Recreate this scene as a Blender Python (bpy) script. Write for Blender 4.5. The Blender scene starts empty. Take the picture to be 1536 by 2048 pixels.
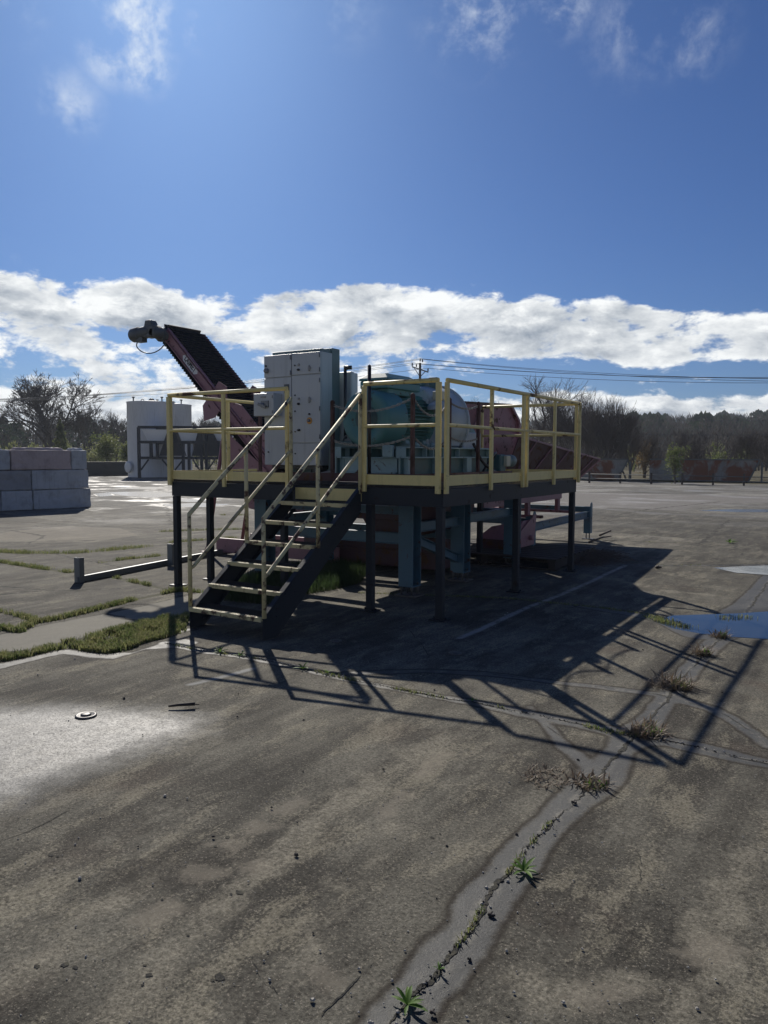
import bpy, math, random
import numpy as np
from mathutils import Vector, Matrix
random.seed(7); np.random.seed(7)
R = math.radians
PI = math.pi
scn = bpy.context.scene

# ------------------------------------------------------------------ camera
F = 1540.24; CAM = Vector((3.6643, -6.8412, 1.6818))
PITCH, ROLL, YAW = 0.0736, 0.0031, -0.5672
_fw = Vector((math.sin(YAW)*math.cos(PITCH), math.cos(YAW)*math.cos(PITCH), -math.sin(PITCH)))
_rt = Vector((math.cos(YAW), -math.sin(YAW), 0)); _up = _rt.cross(_fw)
CR = _rt*math.cos(ROLL) + _up*math.sin(ROLL); CU = -_rt*math.sin(ROLL) + _up*math.cos(ROLL)
cd = bpy.data.cameras.new("camera"); cam = bpy.data.objects.new("camera", cd)
scn.collection.objects.link(cam); scn.camera = cam
cd.sensor_fit = 'VERTICAL'; cd.sensor_height = 36; cd.lens = F/2048*36
cd.clip_start = 0.05; cd.clip_end = 3000
M3 = Matrix((CR, CU, -_fw)).transposed()
cam.matrix_world = Matrix.Translation(CAM) @ M3.to_4x4()

# ------------------------------------------------------------------ sun, sky, exposure
SUN = Vector((-2.81, 2.545, 2.44)).normalized()
sl = bpy.data.lights.new("sun", 'SUN'); so = bpy.data.objects.new("sun", sl)
scn.collection.objects.link(so); sl.energy = 4.5; sl.angle = R(0.53); sl.color = (1.0, 0.94, 0.85)
so.rotation_euler = SUN.to_track_quat('Z', 'Y').to_euler(); so.location = SUN*60
scn.view_settings.view_transform = 'Standard'; scn.view_settings.look = 'None'
scn.view_settings.exposure = 0.08; scn.view_settings.gamma = 1
w = bpy.data.worlds.new("World"); scn.world = w; w.use_nodes = True
NT = w.node_tree; NT.nodes.clear()

class NB:
    """tiny node-graph helper"""
    def __init__(s, nt): s.nt = nt
    def n(s, typ, **kw):
        nd = s.nt.nodes.new(typ)
        for k, v in kw.items():
            if k.startswith('i_'): nd.inputs[k[2:].replace('_', ' ')].default_value = v
            else: setattr(nd, k, v)
        return nd
    def l(s, a, b): s.nt.links.new(a, b)
    def sock(s, v, inp):
        if isinstance(v, (int, float)): inp.default_value = v
        elif isinstance(v, (tuple, list)): inp.default_value = v
        else: s.l(v, inp)
    def m(s, op, a, b=0.0, c=0.0, clamp=False):
        nd = s.nt.nodes.new('ShaderNodeMath'); nd.operation = op; nd.use_clamp = clamp
        s.sock(a, nd.inputs[0]); s.sock(b, nd.inputs[1]); s.sock(c, nd.inputs[2]); return nd.outputs[0]
    def vm(s, op, a, b=(0, 0, 0)):
        nd = s.nt.nodes.new('ShaderNodeVectorMath'); nd.operation = op
        s.sock(a, nd.inputs[0]); s.sock(b, nd.inputs[1])
        return nd.outputs['Value'] if op in ('DOT_PRODUCT', 'LENGTH', 'DISTANCE') else nd.outputs[0]
    def ss(s, v, lo, hi, a=0.0, b=1.0):
        nd = s.nt.nodes.new('ShaderNodeMapRange'); nd.interpolation_type = 'SMOOTHSTEP'
        s.sock(v, nd.inputs[0])
        for i, q in enumerate((lo, hi, a, b)): s.sock(q, nd.inputs[i+1])
        return nd.outputs[0]
    def mix(s, f, a, b, mode='MIX'):
        nd = s.nt.nodes.new('ShaderNodeMix'); nd.data_type = 'RGBA'; nd.blend_type = mode
        s.sock(f, nd.inputs[0])
        s.sock(a if not (isinstance(a, tuple) and len(a) == 3) else a+(1,), nd.inputs[6])
        s.sock(b if not (isinstance(b, tuple) and len(b) == 3) else b+(1,), nd.inputs[7]); return nd.outputs[2]
    def noise(s, vec, sc, det=4, rough=.55, dist=0.0, col=False):
        nd = s.nt.nodes.new('ShaderNodeTexNoise'); s.l(vec, nd.inputs['Vector'])
        nd.inputs['Scale'].default_value = sc; nd.inputs['Detail'].default_value = det
        nd.inputs['Roughness'].default_value = rough; nd.inputs['Distortion'].default_value = dist
        return nd.outputs['Color' if col else 'Fac']
    def mapv(s, vec, sc=(1, 1, 1), loc=(0, 0, 0), rot=(0, 0, 0)):
        nd = s.nt.nodes.new('ShaderNodeMapping'); s.l(vec, nd.inputs[0])
        nd.inputs['Scale'].default_value = sc; nd.inputs['Location'].default_value = loc; nd.inputs['Rotation'].default_value = rot
        return nd.outputs[0]

def ray(px, py): return (_fw + CR*((px-768)/F) + CU*((1024-py)/F))

def build_world():
    b = NB(NT)
    out = b.n('ShaderNodeOutputWorld'); bg = b.n('ShaderNodeBackground')
    sky = b.n('ShaderNodeTexSky', sky_type='NISHITA', sun_disc=False)
    sky.sun_elevation = math.asin(SUN.z); sky.sun_rotation = math.atan2(SUN.x, SUN.y)
    sky.altitude = 200; sky.air_density = 1.0; sky.dust_density = 0.85; sky.ozone_density = 2.2
    d = b.vm('NORMALIZE', b.n('ShaderNodeTexCoord').outputs['Generated'])
    sx = b.n('ShaderNodeSeparateXYZ'); b.l(d, sx.inputs[0])
    x, y, z = sx.outputs
    # azimuth seen from the yard (radians, 0 = north-west of the platform) and elevation
    cy, sy = math.cos(YAW), math.sin(YAW)
    fx = b.m('ADD', b.m('MULTIPLY', x, cy), b.m('MULTIPLY', y, -sy))
    fy = b.m('ADD', b.m('MULTIPLY', x, sy), b.m('MULTIPLY', y, cy))
    az = b.m('ARCTAN2', fx, fy); el = b.m('ARCSINE', z)
    # cumulus bank: coordinates flatten towards the horizon
    elw = b.m('POWER', b.m('ADD', b.m('MAXIMUM', el, 0.0), 0.02), 0.8)
    cv = b.n('ShaderNodeCombineXYZ'); b.l(b.m('MULTIPLY', az, 1.0), cv.inputs[0]); b.l(b.m('MULTIPLY', elw, 1.75), cv.inputs[1])
    cv.inputs[2].default_value = 7.31
    def dens(v):
        big = b.noise(v, 4.0, 2, .5); mid = b.noise(v, 12.5, 10, .61, .15)
        return b.m('ADD', b.m('MULTIPLY', big, .36), b.m('MULTIPLY', mid, .70))
    P = cv.outputs[0]; n0 = dens(P)
    n1 = dens(b.vm('ADD', P, (-0.010, 0.022, 0)))      # towards the light
    n2 = dens(b.vm('ADD', P, (-0.025, 0.060, 0)))
    # cloud bank top: about 12.6 deg on the left, 10 deg on the right
    top = b.m('SUBTRACT', R(12.4), b.m('MULTIPLY', b.ss(az, 0.0, .35), R(2.0)))
    rel = b.m('DIVIDE', el, top)
    cover = b.ss(b.m('ADD', rel, b.m('MULTIPLY', b.m('SUBTRACT', b.noise(P, 5.0, 3), .5), .45)), 1.14, .90)
    gap = b.m('MULTIPLY', b.ss(b.m('ABSOLUTE', b.m('SUBTRACT', rel, .50)), .17, .04), b.ss(az, -.02, .20, 0.03, .16))
    thr = b.m('ADD', b.m('ADD', .84, b.m('MULTIPLY', cover, -.412)), gap)
    thick = b.m('SUBTRACT', n0, thr)
    a1 = b.m('MULTIPLY', b.ss(thick, 0.0, .085), b.ss(el, -.02, .01))
    shade = b.m('ADD', b.m('MULTIPLY', b.m('SUBTRACT', n0, n1), 3.6), b.m('MULTIPLY', b.m('SUBTRACT', n0, n2), 2.4))
    inner = b.ss(thick, .03, .17)
    lit = b.m('ADD', b.m('SUBTRACT', .88, b.m('MULTIPLY', inner, .54)), shade, clamp=True)
    ccol = b.mix(b.m('MULTIPLY', lit, 1.0, clamp=True), (.27, .32, .39), (.93, .95, .95))
    # high thin wisps, near the sun and at the upper edge
    wv = b.mapv(d, sc=(1, 1, 1))
    wn = b.noise(wv, 13.0, 10, .64, .25); wn2 = b.noise(wv, 42.0, 6, .6, .3)
    wf = 0.0
    for px, py, rad, k in [(270, 45, .065, 1.0), (285, 125, .045, 1.0), (220, 105, .045, .8), (135, 208, .05, .5), (395, 60, .03, .7), (960, 10, .09, .55), (1130, 5, .05, .5),
                           (1385, 75, .06, .32), (1270, 50, .08, .25), (680, 0, .07, .2), (35, 10, .05, .35), (10, 545, .03, .7)]:
        v = ray(px, py).normalized()
        dist = b.vm('DISTANCE', d, (v.x, v.y, v.z))
        f = b.m('MULTIPLY', b.ss(dist, rad, 0.0), k)
        wf = f if isinstance(wf, float) else b.m('MAXIMUM', wf, f)
    wa = b.m('MULTIPLY', b.ss(b.m('ADD', b.m('MULTIPLY', wn, .8), b.m('MULTIPLY', wn2, .25)), .47, .74), b.m('MULTIPLY', wf, 1.15), clamp=True)
    gs = b.n('ShaderNodeHueSaturation'); b.l(sky.outputs[0], gs.inputs['Color']); gs.inputs['Saturation'].default_value = SKY_SAT
    tint = b.mix(1.0, gs.outputs[0], SKY_TINT, 'MULTIPLY')
    sc = b.n('ShaderNodeVectorMath', operation='SCALE'); b.l(tint, sc.inputs[0]); sc.inputs['Scale'].default_value = SKY_K
    c = b.mix(wa, sc.outputs[0], (.80, .86, .92))
    c = b.mix(a1, c, ccol)
    sc2 = b.n('ShaderNodeVectorMath', operation='SCALE'); b.l(c, sc2.inputs[0]); sc2.inputs['Scale'].default_value = 1/SKY_K
    b.l(sc2.outputs[0], bg.inputs[0]); bg.inputs[1].default_value = SKY_K
    b.l(bg.outputs[0], out.inputs[0])
SKY_K = 0.05; SKY_SAT = 1.0; SKY_TINT = (.34, .60, 1.08)
build_world()

# ------------------------------------------------------------------ helpers
def G(px, py, z=0.0):
    d = ray(px, py); t = (z-CAM.z)/d.z; return (CAM.x+d.x*t, CAM.y+d.y*t)
def far(px, dist):
    """ground point at a bearing and a distance"""
    d = ray(px, 907); h = math.hypot(d.x, d.y); return (CAM.x+d.x/h*dist, CAM.y+d.y/h*dist)
def yaw_of(px):
    d = ray(px, 907); return math.atan2(-d.x, d.y)

class MB:
    def __init__(s): s.v = []; s.f = []; s.sm = []
    def add(s, vs, fs, smooth=False):
        o = len(s.v); s.v += [tuple(p) for p in vs]; s.f += [tuple(i+o for i in f) for f in fs]; s.sm += [smooth]*len(fs); return s
    def box(s, a, b):
        x0, y0, z0 = [min(p, q) for p, q in zip(a, b)]; x1, y1, z1 = [max(p, q) for p, q in zip(a, b)]
        v = [(x0,y0,z0),(x1,y0,z0),(x1,y1,z0),(x0,y1,z0),(x0,y0,z1),(x1,y0,z1),(x1,y1,z1),(x0,y1,z1)]
        return s.add(v, [(0,3,2,1),(4,5,6,7),(0,1,5,4),(1,2,6,5),(2,3,7,6),(3,0,4,7)])
    def cbox(s, c, d): return s.box([c[i]-d[i]/2 for i in range(3)], [c[i]+d[i]/2 for i in range(3)])
    def bar(s, p, q, w_, h_, up=(0, 0, 1)):
        """rectangular bar from p to q, w_ across, h_ along up"""
        p, q = Vector(p), Vector(q); d = (q-p).normalized(); u = Vector(up)
        sdir = d.cross(u)
        if sdir.length < 1e-4: sdir = d.cross(Vector((1, 0, 0)))
        sdir.normalize(); u = sdir.cross(d).normalized()
        vs = []
        for c in (p, q):
            for a, bb in ((-1, -1), (1, -1), (1, 1), (-1, 1)): vs.append(c + sdir*(a*w_/2) + u*(bb*h_/2))
        return s.add(vs, [(0,1,2,3),(7,6,5,4),(0,4,5,1),(1,5,6,2),(2,6,7,3),(3,7,4,0)])
    def tube(s, pts, r, n=8, cap=True, r2=None):
        pts = [Vector(p) for p in pts]; vs = []; m = len(pts)
        prev = None
        for i, p in enumerate(pts):
            d = (pts[min(i+1, m-1)] - pts[max(i-1, 0)]).normalized()
            if prev is None:
                a = Vector((0, 0, 1)) if abs(d.z) < .9 else Vector((1, 0, 0)); e = d.cross(a).normalized()
            else:
                e = (prev - d*prev.dot(d)).normalized()
            prev = e; g = d.cross(e)
            rr = r if r2 is None else r + (r2-r)*i/(m-1)
            k = 1.0
            if 0 < i < m-1:
                c = (pts[i]-pts[i-1]).normalized().dot((pts[i+1]-pts[i]).normalized()); k = 1/max(.5, math.sqrt((1+c)/2))
            for j in range(n):
                t = 2*PI*j/n; vs.append(p + (e*math.cos(t) + g*math.sin(t))*rr*(k if False else 1))
        fs = [(i*n+j, i*n+(j+1) % n, (i+1)*n+(j+1) % n, (i+1)*n+j) for i in range(m-1) for j in range(n)]
        s.add(vs, fs, n > 5)
        if cap: s.f += [tuple(len(s.v)-len(vs)+j for j in reversed(range(n))), tuple(len(s.v)-n+j for j in range(n))]; s.sm += [False]*2
        return s
    def lathe(s, o, axis, prof, n=32, smooth=True, a0=0, a1=2*PI):
        """prof: list of (distance along axis, radius)"""
        o = Vector(o); d = Vector(axis).normalized(); a = Vector((0, 0, 1)) if abs(d.z) < .9 else Vector((1, 0, 0))
        e = d.cross(a).normalized(); g = d.cross(e); vs = []; full = abs(a1-a0-2*PI) < 1e-5
        for t, r_ in prof:
            for j in range(n):
                th = a0+(a1-a0)*j/(n if full else n-1); vs.append(o + d*t + (e*math.cos(th)+g*math.sin(th))*r_)
        fs = []
        for i in range(len(prof)-1):
            for j in range(n if full else n-1): fs.append((i*n+j, (i+1)*n+j, (i+1)*n+(j+1) % n, i*n+(j+1) % n))
        return s.add(vs, fs, smooth)
    def prism(s, poly, vec):
        """poly: 3D points of a planar outline, swept along vec"""
        n = len(poly); a = [Vector(p) for p in poly]; v = Vector(vec)
        return s.add(a+[p+v for p in a], [tuple(reversed(range(n))), tuple(range(n, 2*n))]+[(i, (i+1) % n, n+(i+1) % n, n+i) for i in range(n)])
    def build(s, name, mat, parent=None, bevel=0, fix=True):
        me = bpy.data.meshes.new(name); me.from_pydata(s.v, [], s.f)
        if any(s.sm): me.polygons.foreach_set('use_smooth', s.sm)
        if fix and len(s.f) < 60000:
            import bmesh
            bm = bmesh.new(); bm.from_mesh(me); bmesh.ops.recalc_face_normals(bm, faces=bm.faces); bm.to_mesh(me); bm.free()
        me.materials.append(mat); o = bpy.data.objects.new(name, me); scn.collection.objects.link(o)
        if parent: o.parent = parent; o.matrix_parent_inverse = Matrix.Translation(-parent.location) if False else Matrix()
        if bevel:
            m = o.modifiers.new('bevel', 'BEVEL'); m.width = bevel; m.segments = 2; m.limit_method = 'ANGLE'; m.angle_limit = R(40)
        return o

def tag(o, label=None, cat=None, group=None, kind=None):
    for k, v in (('label', label), ('category', cat), ('group', group), ('kind', kind)):
        if v: o[k] = v
    return o
def empty(name, label=None, cat=None, group=None):
    """thing root; kept at the origin of its own coordinates, parts are built in place"""
    o = bpy.data.objects.new(name, None); scn.collection.objects.link(o); o.empty_display_size = .2
    return tag(o, label, cat, group)
def copy_tree(o, loc=None, rz=None, scale=None):
    c = o.copy(); scn.collection.objects.link(c)
    for ch in o.children:
        d = ch.copy(); scn.collection.objects.link(d); d.parent = c
        for g_ in ch.children:
            e = g_.copy(); scn.collection.objects.link(e); e.parent = d
    if loc is not None: c.location = loc
    if rz is not None: c.rotation_euler = (0, 0, rz)
    if scale is not None: c.scale = scale
    return c

# ------------------------------------------------------------------ materials
def mat(name, col, rough=.6, metal=0.0, var=.12, vs=3.0, rust=0.0, rustcol=(.11, .045, .02), rs=6.0, bump=.15, bs=60, dirt=0.0, streak=0.0, spec=.5, edge=0):
    m = bpy.data.materials.new(name); m.use_nodes = True; nt = m.node_tree; nt.nodes.clear(); b = NB(nt)
    out = b.n('ShaderNodeOutputMaterial'); p = b.n('ShaderNodeBsdfPrincipled'); b.l(p.outputs[0], out.inputs[0])
    co = b.n('ShaderNodeTexCoord').outputs['Object']
    n1 = b.noise(co, vs, 6, .6); n2 = b.noise(co, vs*9, 5, .6)
    v = b.m('ADD', 1-var, b.m('MULTIPLY', b.m('ADD', n1, b.m('MULTIPLY', n2, .5)), 2*var*.66))
    vv = b.n('ShaderNodeCombineColor')
    for i in range(3): b.l(v, vv.inputs[i])
    c = b.mix(1.0, col, vv.outputs[0], 'MULTIPLY'); rg = rough
    if streak:
        sv = b.mapv(co, sc=(22, 22, 1.2)); sn = b.noise(sv, 1.0, 5, .6)
        c = b.mix(b.m('MULTIPLY', b.ss(sn, .52, .75), streak), c, (.07, .055, .04))
    if dirt:
        dn = b.noise(co, 2.2, 7, .65); c = b.mix(b.m('MULTIPLY', b.ss(dn, .48, .72), dirt), c, (.06, .05, .04))
    if rust:
        rn = b.noise(co, rs, 8, .65, .4); rm = b.ss(rn, .62-rust*.35, .70-rust*.30)
        rc = b.mix(b.noise(co, 40, 4), rustcol, tuple(q*.4 for q in rustcol))
        c = b.mix(rm, c, rc); r_ = b.m('ADD', rough, b.m('MULTIPLY', rm, .85-rough)); b.l(r_, p.inputs['Roughness'])
    else:
        b.l(b.m('ADD', rough-.08, b.m('MULTIPLY', n1, .16)), p.inputs['Roughness'])
    b.l(c, p.inputs['Base Color']); p.inputs['Metallic'].default_value = metal
    p.inputs['Specular IOR Level'].default_value = spec
    if bump:
        bp = b.n('ShaderNodeBump'); bp.inputs['Strength'].default_value = bump; bp.inputs['Distance'].default_value = .004
        b.l(b.noise(co, bs, 4, .6), bp.inputs['Height']); b.l(bp.outputs[0], p.inputs['Normal'])
    return m
M = dict(
    yellow=mat('yellow_paint', (.74, .61, .25), .5, rust=.14, rs=3.0, var=.18, dirt=.25),
    yrust=mat('worn_yellow_paint', (.60, .53, .29), .6, rust=.30, rs=8.0, rustcol=(.12, .065, .045), var=.2, dirt=.5),
    yplain=mat('yellow_plate', (.74, .61, .25), .5, var=.12, dirt=.2, streak=.15),
    brown=mat('rusty_brown_paint', (.065, .026, .026), .65, rust=.35, rustcol=(.07, .03, .02)),
    navy=mat('black_steel', (.013, .019, .027), .55, rust=.08, rustcol=(.03, .024, .02), var=.3, spec=.3),
    grate=mat('galvanised_grating', (.06, .06, .062), .55, metal=.3),
    cab=mat('light_grey_enamel', (.46, .49, .50), .42, var=.06, streak=.2, bump=.04),
    cabdark=mat('dark_plastic', (.03, .032, .035), .4, bump=0),
    cabmid=mat('grey_metal', (.2, .21, .22), .4, metal=.4),
    orange=mat('amber_plastic', (.62, .30, .06), .45, bump=0),
    smudge=mat('grey_lens', (.30, .30, .29), .5, bump=0),
    teal=mat('teal_machine_paint', (.07, .215, .22), .52, var=.15, dirt=.35, rust=.05),
    teald=mat('dark_teal_paint', (.04, .11, .12), .45, var=.2, dirt=.5),
    tealg=mat('green_grey_panel', (.13, .20, .20), .5, var=.15, dirt=.3),
    frame=mat('blue_green_frame_paint', (.058, .135, .185), .45, var=.2, dirt=.45, rust=.08),
    lteal=mat('pale_blue_green_paint', (.24, .37, .40), .45, var=.15, dirt=.3, rust=.1),
    house=mat('grey_blue_housing', (.37, .45, .50), .5, var=.1, dirt=.25),
    cream=mat('cream_plastic', (.50, .50, .38), .45, var=.1, dirt=.2),
    red=mat('faded_red_paint', (.25, .095, .115), .5, var=.2, rust=.2, dirt=.3),
    pink=mat('sun_bleached_red_paint', (.30, .145, .165), .5, var=.2, rust=.12, dirt=.3),
    maroon=mat('dark_red_steel', (.050, .014, .025), .5, var=.25, rust=.3, dirt=.4),
    rubber=mat('black_rubber', (.022, .024, .026), .75, var=.3),
    gmetal=mat('grey_green_cast_metal', (.09, .10, .10), .5, var=.2, dirt=.3),
    chain=mat('chain_metal', (.20, .20, .20), .4, metal=.7, rust=.05),
    white=mat('white_tank_paint', (.60, .62, .63), .45, var=.08, streak=.35, vs=.6, rs=1),
    whiteb=mat('white_panel', (.85, .86, .85), .5, var=.08),
    logo=mat('white_sticker', (.72, .72, .70), .5, bump=0, var=.05), ink=mat('black_ink', (.03, .03, .035), .5, bump=0),
    block=mat('grey_cast_concrete', (.40, .42, .43), .85, var=.3, vs=1.6, dirt=.35, streak=.35, bump=.6, bs=40),
    blockp=mat('pinkish_cast_concrete', (.43, .35, .33), .85, var=.25, vs=1.6, dirt=.3, streak=.25, bump=.6, bs=40),
    blockd=mat('dark_stained_concrete', (.27, .275, .28), .85, var=.3, vs=1.6, dirt=.3, bump=.6, bs=40),
    binm=mat('rusty_grey_bin_paint', (.25, .245, .22), .7, var=.25, vs=.8, rust=.50, rs=.55, rustcol=(.26, .09, .04), dirt=.3, streak=.3),
    bark=mat('grey_brown_bark', (.085, .07, .058), .9, var=.3, vs=1, bump=0),
    barkp=mat('pale_grey_bark', (.12, .10, .085), .9, var=.3, vs=1, bump=0),
    pole=mat('weathered_pole_wood', (.07, .055, .045), .85, var=.3),
    wire=mat('wire_metal', (.03, .035, .045), .5, bump=0),
    pallet=mat('wet_dark_timber', (.035, .028, .024), .8, var=.4, bump=.5),
    chan=mat('galvanised_channel', (.15, .165, .17), .5, metal=.2, var=.2, dirt=.4),
    wood=mat('dead_wood', (.11, .085, .065), .85, var=.35, bump=.3),
    dark=mat('black_plastic', (.015, .015, .017), .4, bump=0),
    iron=mat('cast_iron_cap', (.10, .095, .09), .5, metal=.3, var=.3),
    grit=mat('pale_grit', (.34, .32, .28), .8, var=.4, vs=4, bump=0),
    gritd=mat('dark_clinker', (.03, .028, .026), .9, var=.3, bump=0),
)
def leafmat(name, c1, c2, rough=.55, trans=.5, sc=1.5, c3=None):
    m = bpy.data.materials.new(name); m.use_nodes = True; nt = m.node_tree; nt.nodes.clear(); b = NB(nt)
    out = b.n('ShaderNodeOutputMaterial'); p = b.n('ShaderNodeBsdfPrincipled'); t = b.n('ShaderNodeBsdfTranslucent')
    ob = b.n('ShaderNodeTexCoord').outputs['Object']
    f = b.ss(b.noise(ob, sc, 4, .6), .35, .65)
    c = b.mix(f, c1, c2)
    if c3: c = b.mix(b.ss(b.noise(ob, sc*14, 2, .5), .52, .62), c, c3)
    b.l(c, p.inputs['Base Color']); b.l(c, t.inputs[0]); p.inputs['Roughness'].default_value = rough; p.inputs['Specular IOR Level'].default_value = .25
    mx = b.n('ShaderNodeMixShader'); mx.inputs[0].default_value = trans
    b.l(p.outputs[0], mx.inputs[1]); b.l(t.outputs[0], mx.inputs[2]); b.l(mx.outputs[0], out.inputs[0]); return m
M['grass'] = leafmat('green_grass', (.11, .16, .045), (.22, .235, .09), sc=5, c3=(.33, .29, .17))
M['dgrass'] = leafmat('shaded_grass', (.035, .062, .024), (.06, .085, .032), sc=3)  # darker copy of the grass, with the shade put into its green
M['straw'] = leafmat('dry_straw', (.24, .19, .13), (.14, .10, .07), trans=.3, sc=6)
M['leaf'] = leafmat('fresh_leaf', (.10, .20, .03), (.16, .26, .05), trans=.45, sc=8)
M['spring'] = leafmat('spring_foliage', (.10, .13, .04), (.19, .21, .075), sc=.8)
M['pine'] = leafmat('pine_foliage', (.022, .040, .020), (.040, .060, .028), trans=.25, sc=.5)
M['wooda'] = leafmat('bare_wood_brush', (.050, .044, .040), (.085, .070, .055), trans=.2, sc=.12, rough=.9)
M['ochre'] = leafmat('ochre_brush', (.17, .12, .06), (.11, .08, .045), sc=.8)

# ------------------------------------------------------------------ ground
def seg_dist(PX, PY, pts, wid):
    """distance to a polyline minus its interpolated half width"""
    best = np.full(PX.shape, 9.0, np.float32)
    for (a, wa), (c, wc) in zip(zip(pts, wid), zip(pts[1:], wid[1:])):
        ax, ay = a; cx, cy_ = c; dx, dy = cx-ax, cy_-ay; L = dx*dx+dy*dy+1e-9
        t = np.clip(((PX-ax)*dx+(PY-ay)*dy)/L, 0, 1)
        dd = np.hypot(PX-ax-t*dx, PY-ay-t*dy) - (wa+(wc-wa)*t)
        best = np.minimum(best, dd)
    return best
def poly_sd(PX, PY, pts):
    d = seg_dist(PX, PY, list(pts)+[pts[0]], [0]*(len(pts)+1)); ins = np.zeros(PX.shape, bool); n = len(pts)
    for i in range(n):
        x0, y0 = pts[i]; x1, y1 = pts[(i+1) % n]
        if y0 == y1: continue
        c = ((y0 > PY) != (y1 > PY)) & (PX < (x1-x0)*(PY-y0)/(y1-y0)+x0); ins ^= c
    return np.where(ins, -d, d)
def axis(lo, hi, c0, c1, step, g, gb):
    a = list(np.arange(c0, c1+1e-6, step)); s_ = step
    while a[-1] < hi: s_ = min(s_*g, 12); a.append(a[-1]+s_)
    s_ = step; bck = []; v = c0
    while v > lo: s_ = min(s_*gb, 12); v -= s_; bck.append(v)
    return np.array(bck[::-1]+a, np.float64)
XS = axis(-260, 200, -4.6, 6.2, .03, 1.018, 1.012); YS = axis(-60, 420, -5.9, 3.2, .03, 1.012, 1.08)
NX, NY = len(XS), len(YS); GX, GY = np.meshgrid(XS, YS)
ATT = {k: np.full(GX.shape, 9.0, np.float32) for k in ('crack', 'damp', 'soil', 'water', 'paint', 'pale', 'gravel', 'glare', 'curb', 'rutl')}
def region(pts, mrg):
    xs = [p[0] for p in pts]; ys = [p[1] for p in pts]
    i0, i1 = np.searchsorted(XS, [min(xs)-mrg, max(xs)+mrg]); j0, j1 = np.searchsorted(YS, [min(ys)-mrg, max(ys)+mrg])
    return slice(max(j0-1, 0), j1+1), slice(max(i0-1, 0), i1+1)
def line(att, px, wid, mrg=1.2, world=False, jit=0.0):
    pts = [p if world else G(*p) for p in px]
    if jit:
        rnd = random.Random(len(pts)*7+int(abs(pts[0][0])*100)); q = []
        for a, c in zip(pts, pts[1:]):
            L = math.hypot(c[0]-a[0], c[1]-a[1]); k = max(1, min(60, int(L/.09)))
            for i in range(k): q.append((a[0]+(c[0]-a[0])*i/k+rnd.gauss(0, jit), a[1]+(c[1]-a[1])*i/k+rnd.gauss(0, jit)))
        q.append(pts[-1])
        w0 = wid if isinstance(wid, (int, float)) else wid[0]; pts = q; wid = [w0*rnd.uniform(.45, 1.7) for _ in q]
    if isinstance(wid, (int, float)): wid = [wid]*len(pts)
    sl_ = region(pts, mrg); ATT[att][sl_] = np.minimum(ATT[att][sl_], seg_dist(GX[sl_], GY[sl_], pts, wid))
def area(att, px, mrg=1.2, world=False):
    pts = [p if world else G(*p) for p in px]; sl_ = region(pts, mrg)
    ATT[att][sl_] = np.minimum(ATT[att][sl_], poly_sd(GX[sl_], GY[sl_], pts))

C1 = [(770,2075),(800,2030),(845,1975),(875,1945),(900,1905),(925,1880),(945,1850),(965,1810),(985,1780),(1010,1755),(1030,1730),(1060,1690),(1085,1662),(1110,1635),(1150,1600),(1200,1555),(1240,1500),(1262,1478),(1300,1440),(1330,1400),(1350,1375),(1395,1320),(1430,1285),(1470,1250),(1500,1215),(1536,1165),(1570,1130)]
C2 = [(330,1285),(400,1300),(500,1315),(600,1335),(700,1358),(800,1378),(870,1392),(950,1405),(1050,1425),(1150,1445),(1215,1460),(1275,1475),(1330,1480),(1400,1495),(1460,1510),(1560,1530)]
C4 = [(690,1345),(760,1343),(850,1341),(930,1345),(1000,1350),(1100,1362),(1200,1372),(1320,1388),(1370,1402),(1420,1416),(1460,1435),(1500,1462),(1536,1490)]
C5 = [(720,1185),(850,1190),(1010,1196),(1100,1205),(1200,1215),(1290,1228),(1340,1238)]
C6 = [(1060,1075),(1130,1076),(1280,1083),(1400,1087),(1560,1095)]
C7 = [(1400,1087),(1425,1068),(1432,1058),(1460,1040)]
C8 = [(1090,1122),(1230,1128),(1340,1131),(1420,1130),(1560,1128)]
for P_, wd, jt in ((C1, .011, 0), (C2, .007, 0), (C4, .0045, 0), (C5, .008, 0), (C6, .02, .02), (C7, .03, .04), (C8, .014, .015)): line('crack', P_, wd, jit=jt)
line('damp', C1, [.10,.10,.09,.10,.11,.10,.095,.11,.105,.095,.10,.095,.09,.085,.10,.13,.08,.13,.09,.075,.09,.08,.10,.14,.13,.15,.15])
line('damp', [(1060,1412),(1095,1450),(1130,1495),(1200,1545)], [.02,.035,.05,.06])
line('damp', C2, [.06,.06,.06,.06,.05,.04,.05,.06,.08,.07,.08,.14,.09,.10,.09,.06])
line('damp', C4, [.04,.05,.05,.06,.05,.045,.05,.055,.07,.06,.06,.06,.05])
line('damp', [(1160,1212),(1250,1225),(1330,1238),(1400,1268)], [.05,.1,.14,.2]); line('damp', C8, .05)
line('damp', [(1536,1160),(1500,1215),(1440,1250)], [.1,.2,.25])
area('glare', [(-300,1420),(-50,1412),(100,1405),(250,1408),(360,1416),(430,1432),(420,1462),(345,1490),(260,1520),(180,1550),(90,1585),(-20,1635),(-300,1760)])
area('damp', [(-60,1338),(60,1314),(130,1298),(180,1304),(260,1304),(330,1283),(370,1276),(400,1284),(370,1294),(295,1297),(225,1317),(180,1314),(125,1307),(40,1327),(-60,1352)])
line('damp', [(300,1275),(330,1264),(380,1258)], .05)
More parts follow.
